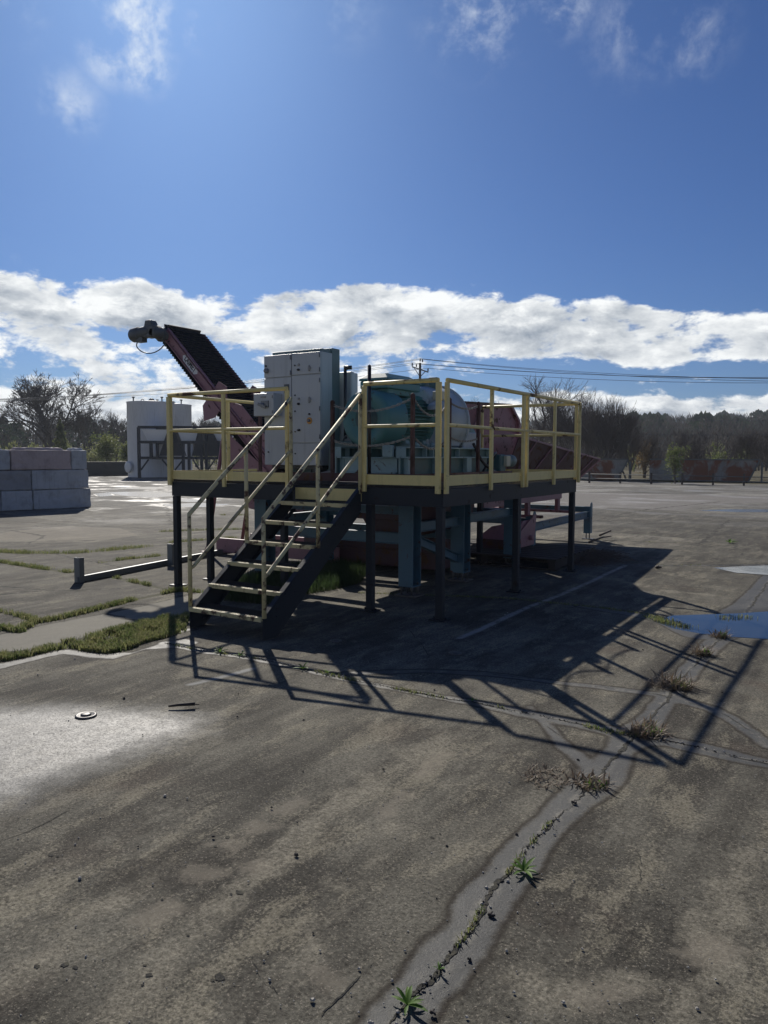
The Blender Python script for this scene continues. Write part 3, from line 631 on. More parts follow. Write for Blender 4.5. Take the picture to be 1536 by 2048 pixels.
for x, s_ in ((XL, 1), (XR, -1)):
    m = MB(); yb, ym, yt = -1.605, -.80, -.062
    hz = lambda y: 2.325+(y+.05)*.782
    m.tube([(x, yb, zt(yb)), (x, yb, hz(yb)), (x, yt, hz(yt))], .0215, 10); m.tube([(x, yt, D-.1), (x, yt, hz(yt)+.012)], .0215, 10)
    m.tube([(x, ym, zt(ym)-.02), (x, ym, hz(ym))], .0215, 10)
    m.tube([(x, yb, .58), (x, yb+.05, .60), (x, yt-.05, 1.70), (x, yt, 1.72)], .019, 10); m.build('handrail', M['yrust'], st)

# ------------------------------------------------------------------ chain guard
POSTS = [(-3.936, 1.715, 2.46), (-1.82, .62, 2.32), (-.715, .625, 2.36), (-.735, 1.54, 2.37), (-.735, 2.35, 2.37)]
LB = ['brown guard post at the end of the left side rail, by the pink conveyor', 'brown guard post in front of the right edge of the grey cabinet', 'brown chain post in the middle of the finned motor',
      'dark chain post just right of the walkway corner, in front of the housing', 'dark chain post behind the right hand rail, in front of the red hopper']
for (x, y, z), lb in zip(POSTS, LB):
    m = MB(); m.box((x-.02, y-.02, D-.04), (x+.02, y+.02, z)); m.box((x-.05, y-.024, D-.02), (x+.05, y-.02, D+.09)); m.lathe((x, y, z), (0, 0, 1), [(0, .02), (.01, .018), (.015, 0)], 8)
    tag(m.build('chain_post', M['brown'], bevel=.003), lb, 'post', 'brown posts of the inner guard')
x, y = -1.32, .66
m = MB(); m.tube([(x, y, D), (x, y, 2.70)], .022, 8); m.lathe((x, y, 2.70), (0, 0, 1), [(0, .022), (.02, .018), (.028, 0)], 8)
tag(m.build('guide_rod', M['dark'], bevel=0), 'thin black upright rod standing behind the yellow post at the stair head', 'rod')
def chain(p, q, sag, name_l):
    m = MB(); p = Vector(p); q = Vector(q); L = (q-p).length; n = int(L/.036); pts = []
    for i in range(n+1):
        t = i/n; pts.append(p.lerp(q, t)-Vector((0, 0, sag*4*t*(1-t))))
    for i in range(n):
        a, c = pts[i], pts[i+1]; d = (c-a).normalized(); s_ = d.cross(Vector((0, 0, 1))).normalized(); u = s_.cross(d)
        w_ = s_ if i % 2 else u; e = d*.006
        for sg in (-1, 1): m.bar(a-e+w_*(.010*sg), c+e+w_*(.010*sg), .0065, .0065)
        m.bar(a-e-w_*.013, a-e+w_*.013, .0065, .0065); m.bar(c+e-w_*.013, c+e+w_*.013, .0065, .0065)
    return tag(m.build('guard_chain', M['chain'], fix=False), name_l, 'chain', 'guard chains between the brown posts')
P1, P2, P3, P4 = [Vector(p) for p in POSTS[1:]]
CH = [(P1, P2, .10), (P2, P3, .17), (P3, P4, .05)]
nm = ['cabinet and the motor', 'motor and the walkway corner', 'corner and the red hopper']
for (a, c, sg), n_ in zip(CH, nm):
    for lv, dz, s2 in (('upper', .05, sg), ('lower', .47, sg*.8)):
        s_ = (c-a).normalized()*.022
        chain((a.x+s_.x, a.y+s_.y, a.z-dz), (c.x-s_.x, c.y-s_.y, c.z-dz), s2, f'{lv} sagging steel chain strung between the {n_}')

# ------------------------------------------------------------------ control cabinet
cb = empty('control_cabinet', 'tall light grey electrical cabinet with knobs and an amber stop button at the stair head', 'electrical cabinet')
X0, X1, Y, Z0, Z1 = -3.40, -2.44, 1.2, 1.545, 3.02; XM = -2.92
m = MB(); m.box((X0, Y+.022, Z0), (X1, Y+.26, Z1)); m.build('cabinet_body', M['cab'], cb, bevel=.006)
m = MB(); m.box((X0+.06, Y+.262, Z0-.10), (X1+.0, Y+.43, Z1+.07)); m.box((X0+.1, Y+.06, Z1), (X1-.02, Y+.26, Z1+.045)); m.build('back_panel', M['tealg'], cb, bevel=.006)
m = MB(); m.box((X0+.1, Y+.05, D+.0), (X0+.16, Y+.4, Z0)); m.box((X1-.16, Y+.05, D+.0), (X1-.10, Y+.4, Z0)); m.box((X0+.05, Y+.1, Z0-.05), (X1-.05, Y+.25, Z0-.001)); m.build('plinth', M['cabdark'], cb)
for x0, x1, z0, z1 in [(X0, XM-.003, 2.72, Z1), (X0, XM-.003, Z0, 2.713), (XM+.003, X1, 2.735, Z1), (XM+.003, X1, 1.84, 2.729), (XM+.003, X1, Z0, 1.834)]:
    m = MB(); m.box((x0+.003, Y, z0+.003), (x1-.003, Y+.02, z1-.003)); dr = m.build('door', M['cab'], cb, bevel=.004)
    if x0 > XM or z1 > 2.9:
        hz = [z0+.05, z1-.05] if z1-z0 < .5 else [z0+.08, (z0+z1)/2, z1-.08]
        for z in hz:
            m = MB(); m.tube([(x1-.006, Y-.010, z-.028), (x1-.006, Y-.010, z+.028)], .009, 8); m.build('hinge', M['cabmid'], dr)
def disc(x, z, r_, name, mt, t=.02, r2=None, par=cb):
    m = MB(); m.lathe((x, Y, z), (0, -1, 0), [(0, r_), (t*.7, r_), (t, (r2 or r_)*.8), (t, 0)], 20); return m.build(name, M[mt], par)
disc(-3.345, 2.815, .035, 'knob', 'cabmid', .04); disc(-3.36, 2.88, .012, 'lock', 'cabdark')
for z in (2.86, 2.47, 2.26, 1.99, 1.70): disc(-2.87 + (.01), z, .010, 'lock', 'cabdark', .012)
for z in (2.385+.48, 2.42): disc(-2.795, z, .018, 'indicator', 'smudge', .012)
for z in (2.80, 2.355): disc(-2.795, z, .016, 'switch', 'cabdark', .03)
for z in (2.81, 2.40):
    m = MB(); m.lathe((-2.617, Y, z), (0, -1, 0), [(0, .026), (.01, .026), (.014, .018), (.014, 0)], 16); m.cbox((-2.617, Y-.012, z), (.022, .02, .075)); m.build('meter', M['smudge'], cb, bevel=.003)
disc(-2.62, 2.13, .044, 'stop_button_plate', 'orange', .008); disc(-2.62, 2.13, .020, 'stop_button', 'cabmid', .035); disc(-2.62, 2.215, .014, 'push_button', 'cabdark', .02)
disc(-2.79, 2.01, .016, 'selector', 'cabdark', .035); disc(-3.33, 1.72, .010, 'lock', 'cabdark', .012)
m = MB(); m.box((-3.10+.06, Y-.012, 2.50), (-2.96, Y-.001, 2.62)); m.build('type_plate', M['gmetal'], cb, bevel=.003)
# switch box fixed to the front
m = MB(); m.box((-3.44, Y-.17, 2.20), (-3.09, Y-.002, 2.50)); sb = m.build('switch_box', M['cab'], cb, bevel=.008)
m = MB(); m.box((-3.22, Y-.185, 2.46), (-3.30, Y-.171, 2.44)); m.build('name_plate', M['smudge'], sb)
m = MB(); m.box((-3.29, Y-.19, 2.31), (-3.17, Y-.171, 2.40)); m.bar((-3.33, Y-.205, 2.36), (-3.20, Y-.205, 2.31), .035, .02, up=(0, 1, 0)); m.lathe((-3.26, Y-.19, 2.345), (0, -1, 0), [(0, .03), (.02, .028), (.02, 0)], 14); m.build('handle', M['cabmid'], sb)
for z in (2.25, 2.45):
    m = MB(); m.box((-3.112, Y-.178, z-.02), (-3.10, Y-.171, z+.02)); m.build('hinge', M['cabmid'], sb)
for k, x in enumerate((-3.2, -2.95, -2.7, -2.55)):
    m = MB(); m.tube([(x, Y+.15, Z0), (x, Y+.15, Z0-.06), (x+.03, Y+.10, Z0-.11), (x+.12, Y+.06, D+.02), (x+.4, Y-.02+.03*k, D+.012)], .011, 8); m.build('cable', M['cabdark'], cb)
# second cabinet behind
c2 = empty('rear_cabinet', 'narrow pale grey cabinet with rounded top standing behind the control cabinet', 'electrical cabinet')
m = MB(); m.box((-2.72, 1.70, 1.86), (-2.30, 1.78, 2.80)); m.box((-2.72, 1.785, 1.86), (-2.36, 1.95, 2.80)); m.build('cabinet_body', M['cab'], c2, bevel=.02)
m = MB(); m.box((-2.60, 1.80, D), (-2.54, 1.86, 1.86)); m.box((-2.42, 1.80, D), (-2.37, 1.86, 1.86)); m.build('leg', M['tealg'], c2)
m = MB(); m.tube([(-2.33, 1.60, 1.9), (-2.33, 1.60, 2.86)], .022, 10); m.tube([(-2.33, 1.60, 2.84), (-2.25, 1.64, 2.84)], .028, 10); m.build('conduit', M['cabdark'], c2)

# ------------------------------------------------------------------ motor (axis along y)
MX, MZ = -1.52, 2.12
mo = empty('electric_motor', 'large teal electric motor with round fan cowl, cooling fins and a box on top', 'motor')
m = MB(); m.lathe((MX, .86, MZ), (0, 1, 0), [(.045, 0), (.045, .16), (.03, .19), (.012, .23), (0, .30), (.02, .335), (.06, .345), (.40, .36), (.42, .36), (.42, .33), (.05, .325), (.05, 0)], 48)
cw = m.build('fan_cowl', M['teal'], mo)
m = MB(); m.lathe((MX, .862, MZ), (0, 1, 0), [(.040, 0), (.040, .155)], 32); 
for rr in (.03, .06, .09, .12, .15): m.lathe((MX, .855, MZ), (0, 1, 0), [(.03, rr-.003), (.024, rr), (.03, rr+.003)], 28)
for k in range(6): t_ = PI*k/6; m.bar((MX-.15*math.cos(t_), .876, MZ-.15*math.sin(t_)), (MX+.15*math.cos(t_), .876, MZ+.15*math.sin(t_)), .004, .004)
m.build('inlet_grille', M['teald'], cw)
for k in range(8):
    t_ = 2*PI*k/8+.2; m = MB(); m.lathe((MX+.362*math.cos(t_), 1.24, MZ+.362*math.sin(t_)), (math.cos(t_), 0, math.sin(t_)), [(-.01, .012), (.006, .012), (.006, 0)], 6, False); m.build('bolt', M['cabmid'], cw)
m = MB(); m.lathe((MX, 1.20, MZ), (0, 1, 0), [(0, .27), (.78, .27)], 40)
for k in range(46):
    th = 2*PI*k/46+.03; c_, s_ = math.cos(th), math.sin(th); r0 = .265; r1 = .345 if abs(c_) > .55 else .325
    if s_ > .8: r1 = .30
    m.bar((MX+c_*(r0+r1)/2, 1.29, MZ+s_*(r0+r1)/2), (MX+c_*(r0+r1)/2, 1.93, MZ+s_*(r0+r1)/2), .008, r1-r0, up=(c_, 0, s_))
m.build('finned_body', M['teal'], mo)
m = MB(); m.lathe((MX, 1.93, MZ), (0, 1, 0), [(0, .20), (0, .34), (.05, .35), (.10, .33), (.12, .15)], 40); m.build('end_shield', M['teal'], mo)
m = MB()
bx0, bx1, by0, by1 = MX-.20, MX+.20, 1.05, 1.85
m.box((bx0+.04, by0+.1, 2.42), (bx1-.04, by1-.1, 2.50)); m.box((bx0, by0, 2.49), (bx1, by1, 2.585)); tb = m.build('terminal_box', M['teal'], mo, bevel=.015)
m = MB(); a = .07
lo = [(bx0-.01, by0-.01), (bx1+.01, by0-.01), (bx1+.01, by1+.01), (bx0-.01, by1+.01)]; hi = [(bx0+a, by0+a), (bx1-a, by0+a), (bx1-a, by1-a*2.4), (bx0+a, by1-a*2.4)]
m.add([(x, y, 2.588) for x, y in lo]+[(x, y, 2.612) for x, y in lo]+[(x, y, 2.675) for x, y in hi], [(0,1,5,4),(1,2,6,5),(2,3,7,6),(3,0,4,7),(4,5,9,8),(5,6,10,9),(6,7,11,10),(7,4,8,11),(8,9,10,11),(3,2,1,0)])
m.build('box_lid', M['teal'], tb, bevel=.008)
for y in (1.42, 1.86):
    m = MB(); m.prism([(MX-.30, y, 1.79), (MX+.30, y, 1.79), (MX+.30, y, 1.83), (MX+.25, y, 1.83), (MX+.20, y, 1.97), (MX-.20, y, 1.97), (MX-.25, y, 1.83), (MX-.30, y, 1.83)], (0, .09, 0)); m.build('foot', M['lteal'], mo, bevel=.006)

# ------------------------------------------------------------------ wood chipper housing on its base
ch = empty('chipper_housing', 'grey blue drum housing tapering to a dark cone, right of the teal motor', 'industrial machine')
m = MB(); m.lathe((MX, 1.99, MZ), (0, 1, 0), [(0, .10), (0, .40), (.03, .455), (.15, .48), (.61, .50), (.69, .485), (1.09, .29), (1.11, .1)], 48)
for k in range(16): t_ = 2*PI*k/16; m.lathe((MX+.43*math.cos(t_), 1.99, MZ+.44*math.sin(t_)), (0, -1, 0), [(-.02, .014), (.018, .014), (.018, 0)], 6, False)
m.lathe((MX, 2.60, MZ), (0, 1, 0), [(0, .49), (0, .53), (.03, .53), (.03, .49)], 48)
for k in range(20): t_ = 2*PI*k/20; m.lathe((MX+.51*math.cos(t_), 2.60, MZ+.51*math.sin(t_)), (0, -1, 0), [(0, .010), (.016, .010), (.016, 0)], 6, False)
m.build('drum', M['house'], ch)
m = MB(); m.lathe((MX, 3.02, MZ-.05), (.0, 1, -.16), [(0, .33), (.55, .14), (.60, .14), (.62, .05)], 40); m.build('cone_mouth', M['teal'], ch)
m = MB(); m.box((MX-.42, 2.12, 1.80), (MX+.42, 2.55, 2.12)); m.box((MX-.40, 1.985, 1.79), (MX+.42, 2.06, 2.14)); m.box((MX+.12, 1.93, 1.79), (MX+.26, 1.985, 2.42)); m.box((MX+.3, 2.6, 1.5), (MX+.45, 3.15, 2.0)); m.build('bearing_pedestal', M['house'], ch, bevel=.02)
m = MB(); m.box((MX-.06, 2.18, 2.56), (MX+.06, 2.34, 2.70)); m.box((MX+.10, 2.24, 2.55), (MX+.22, 2.30, 2.72)); m.build('lifting_lug', M['teald'], ch, bevel=.01)
m = MB(); m.lathe((-1.10, 1.93, 2.26), (0, 0, 1), [(0, .14), (.05, .14), (.08, .12), (.115, .05), (.13, .05)], 24); ls = m.build('oil_reservoir', M['house'], ch)
m = MB(); m.box((-1.165, 1.88, 2.385), (-1.03, 1.98, 2.50)); m.build('filler_box', M['cream'], ls, bevel=.012)
m = MB()   # drive guard on the left of the motor
m.prism([(-2.36, 1.25, D), (-1.86, 1.25, D), (-1.86, 1.25, 1.60), (-1.98, 1.25, 1.86), (-2.34, 1.25, 1.86)], (0, .55, 0)); m.build('belt_guard', M['teald'], ch, bevel=.01)
m = MB(); WEBS = []
for x in (-1.05, -1.98):
    for z in (1.775, 1.655, 1.395): m.box((x-.07, .92, z-.009), (x+.07, 3.3, z+.009))
    w2_ = MB(); w2_.box((x-.006, .92, 1.40), (x+.006, 3.3, 1.77)); WEBS.append(w2_)
    for y in (.925, 1.10, 1.42, 1.60, 1.86, 2.3, 2.8, 3.28): m.box((x-.068, y-.006, 1.664), (x+.068, y+.006, 1.766))
    for y in (1.05, 1.75, 2.6): m.box((x-.068, y-.07, 1.404), (x+.070, y+.07, 1.646))
for z in (1.65, 1.47): m.box((-1.90, .93, z-.008), (-1.13, 1.03, z+.008))
m.box((-1.90, .975, 1.478), (-1.13, .985, 1.642)); m.build('base_frame', M['lteal'], ch, bevel=.003)
for w2_ in WEBS: w2_.build('shaded_web', M['teald'], ch)  # webs in darker teal, painting the shade of the frame openings
m = MB(); m.box((-1.27, .86, 1.66), (-1.135, .915, 1.80)); m.build('junction_box', M['lteal'], ch, bevel=.006)
m = MB(); m.box((-1.9, 1.15, 1.38), (-1.14, 3.2, 1.64)); m.build('sump_tray', M['teald'], ch)
for y, z in ((1.35, 1.84), (1.72, 1.84), (2.2, 1.85)):
    m = MB(); m.tube([(-1.07, y, 1.785), (-1.07, y, z)], .03, 10); m.tube([(-1.07, y, z), (-1.07, y, z+.03)], .012, 8); m.build('mounting_bolt', M['lteal'], ch)
m = MB(); m.box((-2.2, 1.5, .85), (-1.25, 3.3, 1.16)); m.prism([(-2.2, 1.8, .85), (-1.25, 1.8, .85), (-1.4, 1.8, .62), (-2.05, 1.8, .62)], (0, 1.2, 0)); m.build('discharge_hopper', M['maroon'], ch, bevel=.01)

# small hoses and cables
def hose(pts, r_, lb, mt='dark', nm_='hose'):
    P = [Vector(p) for p in pts]; out = []
    for i in range(len(P)-1):
        p0, p1, p2, p3 = P[max(i-1, 0)], P[i], P[i+1], P[min(i+2, len(P)-1)]
        for k in range(6):
            t = k/6; out.append(.5*((2*p1)+(p2-p0)*t+(2*p0-5*p1+4*p2-p3)*t*t+(3*p1-p0-3*p2+p3)*t**3))
    out.append(P[-1]); m = MB(); m.tube(out, r_, 8); return tag(m.build(nm_, M[mt]), lb, 'hose' if nm_ == 'hose' else 'cable')
hose([(-1.0, 2.75, 1.85), (-.92, 2.85, 1.62), (-.86, 3.0, 1.50), (-.9, 3.3, 1.44), (-1.05, 3.5, 1.5)], .022, 'black hose curving down beside the grey blue housing')
hose([(-1.0, 3.0, 1.40), (-.95, 3.2, 1.62), (-1.0, 3.5, 1.72), (-1.15, 3.65, 1.55)], .018, 'black looped hose in front of the red hopper base')
hose([(-2.3, 1.5, 1.84), (-2.1, 1.3, 1.93), (-1.9, 1.28, 1.90), (-1.85, 1.2, 1.7)], .012, 'thin cable draped over the dark guard beside the cabinet', 'chain', 'cable')
hose([(-2.6, 1.3, 1.52), (-2.45, 1.15, 1.44), (-2.2, 1.1, 1.47), (-2.0, 1.15, 1.40)], .012, 'thin cable lying on the deck at the foot of the cabinet', 'cabmid', 'cable')

# small gear motor
gm = empty('gear_motor', 'small pale green gear motor with a cream terminal box in front of the red chute', 'motor')
m = MB(); m.lathe((-1.15, 3.95, 1.60), (0, 1, 0), [(0, 0), (0, .085), (.30, .09), (.30, .078), (.32, .095), (.47, .095), (.50, .075), (.51, 0)], 24); m.build('motor_body', M['tealg'], gm)
m = MB(); m.box((-1.04, 3.84, 1.52), (-.97, 3.98, 1.68)); m.build('terminal_box', M['cream'], gm, bevel=.01)
m = MB(); m.box((-1.28, 3.72, 1.36), (-1.02, 3.92, 1.70)); m.build('gearbox', M['teald'], gm, bevel=.02)

# ------------------------------------------------------------------ machine frame: columns, beams, braces
fr = empty('machine_frame', 'blue green frame of tall steel columns and braces carrying the machine', 'steel frame')
def hcol(x, y, z0, z1, w_=.20, t=.012, name='column', par=fr, ax=0):
    m = MB()
    if ax == 0:
        m.box((x-w_/2, y-w_/2, z0), (x+w_/2, y-w_/2+t, z1)); m.box((x-w_/2, y+w_/2-t, z0), (x+w_/2, y+w_/2, z1)); m.box((x-t/2, y-w_/2+t, z0), (x+t/2, y+w_/2-t, z1))
    m.box((x-w_/2-.004, y-w_/2-.004, z0-.014), (x+w_/2+.004, y+w_/2+.004, z0-.001))
    c = m.build(name, M['frame'], par, bevel=.003)
    m = MB()
    for a in (-.07, .07):
        for bb in (-.07, .07):
            m.tube([(x+a, y+bb, .015), (x+a, y+bb, z0+.03)], .012, 8); m.lathe((x+a, y+bb, z0-.05), (0, 0, 1), [(0, 0), (0, .022), (.025, .022), (.025, 0)], 6, False)
    m.box((x-.14, y-.12, .0), (x+.14, y+.12, .018)); m.build('levelling_bolts', M['iron'], c); return c
def ibeam(p, q, h, w_=.09, t=.008, name='beam', par=fr, mt='frame', up=(0, 0, 1)):
    m = MB(); p = Vector(p); q = Vector(q); d = (q-p).normalized(); u = Vector(up); s_ = d.cross(u).normalized(); u = s_.cross(d)
    m.bar(p, q, t, h, up=u); m.bar(p+u*(h/2-t/2), q+u*(h/2-t/2), w_, t, up=u); m.bar(p-u*(h/2-t/2), q-u*(h/2-t/2), w_, t, up=u)
    return m.build(name, M[mt], par, bevel=.002)
for x, y in [(-1.0, 1.06), (-1.0, 2.40), (-1.0, 4.15), (-3.28, 1.06), (-3.28, 2.40), (-2.3, 4.15)]: hcol(x, y, .13, 1.385 if y < 4 else 1.2)
ibeam((-1.0, 1.17, .81), (-1.0, 2.30, .81), .12); ibeam((-1.0, 2.51, .83), (-1.0, 4.05, .83), .12)
ibeam((-1.0, 1.17, .67), (-1.0, 2.30, .31), .11); 
ibeam((-1.11, 1.06, .68), (-3.17, 1.06, .68), .135); ibeam((-1.11, 2.40, .86), (-3.17, 2.40, .86), .13); ibeam((-1.11, 2.40, .62), (-3.17, 2.40, .62), .13)
ibeam((-1.11, 1.06, 1.02), (-3.17, 1.06, 1.02), .10); ibeam((-3.28, 1.17, .8), (-3.28, 2.3, .8), .12); ibeam((-1.1, 4.15, .80), (-2.2, 4.15, .80), .13)
# low infeed stand
lf = empty('infeed_stand', 'low blue green stand with four round topped feet under the red chute', 'steel frame')
for x, y in [(-1.2, 5.42), (-1.2, 8.5), (-3.0, 5.42), (-3.0, 8.5)]:
    m = MB(); m.box((x-.07, y-.08, .12), (x+.05, y-.068, .66)); m.box((x-.07, y+.02, .12), (x+.05, y+.032, .66))
    pr = [(x+.052, y+.06*math.cos(t), .69+.06*math.sin(t)) for t in np.linspace(0, PI, 9)]+[(x+.052, y-.06, .12), (x+.052, y+.06, .12)]
    m.prism(pr, (.012, 0, 0)); c = m.build('foot', M['frame'], lf, bevel=.002)
    m = MB()
    for a in (-.03, .035): m.tube([(x+a, y-.02, .0), (x+a, y-.02, .15)], .012, 8)
    m.box((x-.1, y-.09, 0), (x+.12, y+.06, .014)); m.build('levelling_bolts', M['iron'], c)
ibeam((-1.2, 5.50, .47), (-1.2, 8.42, .50), .13, name='beam', par=lf); ibeam((-3.0, 5.50, .50), (-3.0, 8.42, .50), .13, par=lf)
ibeam((-1.28, 5.42, .57), (-2.94, 5.42, .57), .11, par=lf); ibeam((-1.28, 8.5, .60), (-2.94, 8.5, .60), .11, par=lf)

# ------------------------------------------------------------------ red infeed hopper and chute
hp = empty('infeed_hopper', 'dark red feed hopper with a long ribbed chute pointing right behind the walkway', 'hopper')
T = .012
def plate(m, quad, nrm):
    m.prism(quad, Vector(nrm)*T)
# intake hood
m = MB(); xa, xb = -1.60, -2.75
plate(m, [(xa, 3.55, 1.55), (xa, 5.75, 1.35), (xa, 5.72, 2.25), (xa, 5.35, 2.52), (xa, 3.62, 2.46)], (-1, 0, 0)); m.build('hood_side', M['red'], hp, bevel=.004)
m = MB(); plate(m, [(xb, 3.55, 1.55), (xb, 5.75, 1.35), (xb, 5.72, 2.25), (xb, 5.35, 2.52), (xb, 3.62, 2.46)], (-1, 0, 0)); m.build('hood_side', M['red'], hp)
m = MB(); m.prism([(xa+.02, 3.60, 2.475), (xa+.02, 5.36, 2.535), (xb-.02, 5.36, 2.535), (xb-.02, 3.60, 2.475)], (0, 0, .02)); m.box((xb, 3.545, 1.5), (xa, 3.56, 2.46)); m.build('hood_cover', M['maroon'], hp, bevel=.004)
m = MB(); m.bar((xa+.03, 3.75, 1.95), (xa+.03, 4.25, 2.44), .03, .02, up=(1, 0, 0)); m.bar((xa+.02, 5.73, 1.4), (xa+.02, 5.73, 2.26), .05, .05); m.bar((xa+.02, 5.73, 2.26), (xa+.02, 5.36, 2.53), .05, .05); m.build('stiffener', M['pink'], hp)
# long flared side boards
for sgn, xt, xbm in ((1, -1.24, -1.58), (-1, -3.15, -2.80)):
    m = MB(); q_ = [(xt, 4.95, 1.98), (xt, 9.30, 1.60), (xbm, 8.2, 1.0), (xbm, 4.85, 1.0)]
    n_ = (Vector(q_[1])-Vector(q_[0])).cross(Vector(q_[3])-Vector(q_[0])).normalized(); m.prism(q_, n_*.012); bd = m.build('side_board', M['maroon'], hp)
    m = MB()
    for y in (5.3, 6.1, 6.95, 7.8, 8.5):
        t_ = (y-4.95)/4.35; zt_ = 1.98-.38*t_; yb_ = 4.85+(y-.8-4.85); 
        top = Vector((xt, y+.35, 1.98-.38*(y+.35-4.95)/4.35)); bot = Vector((xbm, max(4.9, y-.55), 1.0)); o = Vector((.012*sgn, 0, -.004*sgn))
        m.bar(top+o*1.6, bot+o*1.6, .015, .022, up=(1, 0, .3))
    m.bar(Vector(q_[0])+Vector((.0, 0, .012)), Vector(q_[1])+Vector((0, 0, .012)), .05, .03); m.bar(Vector(q_[1]), Vector(q_[2]), .04, .025, up=(1, 0, 0)); m.build('rib', M['pink'], bd)
m = MB(); m.box((-2.80, 4.6, .985), (-1.58, 8.2, 1.0)); m.prism([(-2.80, 8.2, 1.0), (-1.58, 8.2, 1.0), (-1.24, 9.3, 1.60), (-3.15, 9.3, 1.60)], (0, .01, -.01)); m.build('chute_floor', M['maroon'], hp)
m = MB(); m.box((-1.62, 4.3, .84), (-1.55, 7.9, .98)); m.box((-2.8, 4.3, .84), (-2.74, 7.9, .98)); m.build('side_sill', M['pink'], hp, bevel=.005)
for y in (6.2, 7.75):
    m = MB(); m.box((-1.62, y-.06, .62), (-1.55, y+.06, .838)); m.box((-2.81, y-.06, .62), (-2.74, y+.06, .838)); m.box((-2.95, y-.05, .57), (-1.3, y+.05, .62)); m.build('support_leg', M['red'], hp, bevel=.004)
def holed_plate(m, y0, y1, z0, z1, x, rr):
    cy_, cz = (y0+y1)/2, (z0+z1)/2; n = 32; inn = []; outr = []
    for k in range(n):
        t = 2*PI*k/n+PI/4; c_, s_ = math.cos(t), math.sin(t); inn.append((cy_+c_*rr, cz+s_*rr)); sc = 1/max(abs(c_), abs(s_)); outr.append((cy_+c_*sc*(y1-y0)/2, cz+s_*sc*(z1-z0)/2))
    vs = [(x, *p) for p in inn+outr]+[(x-.02, *p) for p in inn+outr]; N2 = 2*n
    fs = []
    for k in range(n):
        j = (k+1) % n; fs += [(k, j, n+j, n+k), (N2+n+k, N2+n+j, N2+j, N2+k), (k, N2+k, N2+j, j), (n+j, N2+n+j, N2+n+k, n+k)]
    m.add(vs, fs)
m = MB(); holed_plate(m, 4.35, 5.0, .66, 1.16, -1.8, .215); holed_plate(m, 5.0, 5.65, .66, 1.16, -1.8, .215)
for yy, sg in ((4.675, 1), (5.325, -1)): m.bar((-1.81, yy-.14*sg, 1.05), (-1.81, yy+.14*sg, .76), .012, .015, up=(1, 0, 0))
m.build('holed_plate', M['red'], hp)

# ------------------------------------------------------------------ discharge conveyor
cv = empty('discharge_conveyor', 'steep discharge conveyor with black cleated belt and faded red side frame, behind the grey cabinet', 'conveyor')
ya, yb = 2.70, 3.50
A = Vector((-7.02, 0, 3.78)); Bt = Vector((-3.95, 0, .78)); dv = (Bt-A).normalized(); nv = Vector((-dv.z, 0, dv.x))
if nv.z < 0: nv = -nv
def at_(t, h, y): v = A+dv*t+nv*h; return (v.x, y, v.z)
LT = (Bt-A).length
for y, s_ in ((ya, -1), (yb, 1)):
    m = MB(); m.prism([at_(.0, -.03, y), at_(0, .17, y), at_(LT, .17, y), at_(LT, -.03, y)], (0, .008*s_, 0))
    for h in (-.026, .12, .166): m.prism([at_(.02, h-.006, y), at_(.02, h+.006, y), at_(LT, h+.006, y), at_(LT, h-.006, y)], (0, .05*s_, 0))
    for k in range(16):
        for h in (.0, .145): p_ = at_(.2+k*.26, h, y); m.lathe(p_, (0, s_, 0), [(0, .011), (.012, .011), (.012, 0)], 6, False)
    sf = m.build('side_frame', M['pink'], cv, bevel=.002)
    m = MB(); m.prism([at_(1.75, -.42, y+.01*s_), at_(1.55, -.25, y+.01*s_), at_(1.55, .30, y+.01*s_), at_(1.75, .36, y+.01*s_), at_(1.9, .20, y+.01*s_), at_(1.9, -.2, y+.01*s_)], (0, .012*s_, 0))
    m.prism([at_(2.35, -.18, y+.01*s_), at_(2.55, -.55, y+.01*s_), at_(3.5, -.75, y+.01*s_), at_(4.1, -.3, y+.01*s_), at_(4.1, .1, y+.01*s_)], (0, .012*s_, 0))
    m.prism([at_(2.0, .25, y+.01*s_), at_(2.0, .18, y+.01*s_), at_(3.9, .18, y+.01*s_), at_(3.9, .36, y+.01*s_), at_(2.2, .36, y+.01*s_)], (0, .012*s_, 0)); m.build('gusset', M['pink'], sf, bevel=.003)
# belt loop with cleats
m = MB(); loop = []
for k in range(9):
    t = PI/2+PI*k/8; loop.append(A+nv*.015+(nv*math.sin(t)+dv*math.cos(t))*.135)
path = [A+dv*(LT)+nv*.15]+loop+[A+dv*LT-nv*.18]
vs = []; 
for p in path: vs += [(p.x, ya+.03, p.z), (p.x, yb-.03, p.z)]
inner_ = []
for p in path:
    pass
m.add(vs, [(2*i, 2*i+1, 2*i+3, 2*i+2) for i in range(len(path)-1)])
t = 0.02
while t < LT:
    for hh, sg in ((.15, 1), (-.12-.06*t/LT, -1)):
        m.prism([at_(t, hh, ya+.02), at_(t+.016, hh, ya+.02), at_(t+.038, hh+(.040 if sg > 0 else .026)*sg, ya+.02), at_(t+.022, hh+(.044 if sg > 0 else .030)*sg, ya+.02)], (0, yb-ya-.04+.05*(sg > 0), 0))
    t += .066
for k in range(5):
    th = PI/2+PI*(k+.5)/5; d_ = nv*math.sin(th)+dv*math.cos(th); p = A+nv*.015+d_*.135; e = d_*.055; s_ = d_.cross(Vector((0, 1, 0)))*.01
    m.prism([(p-s_)+Vector((0, ya+.02, 0)), (p+s_)+Vector((0, ya+.02, 0)), (p+e+s_)+Vector((0, ya+.02, 0)), (p+e-s_)+Vector((0, ya+.02, 0))], (0, yb-ya-.04, 0))
m.build('cleated_belt', M['rubber'], cv)
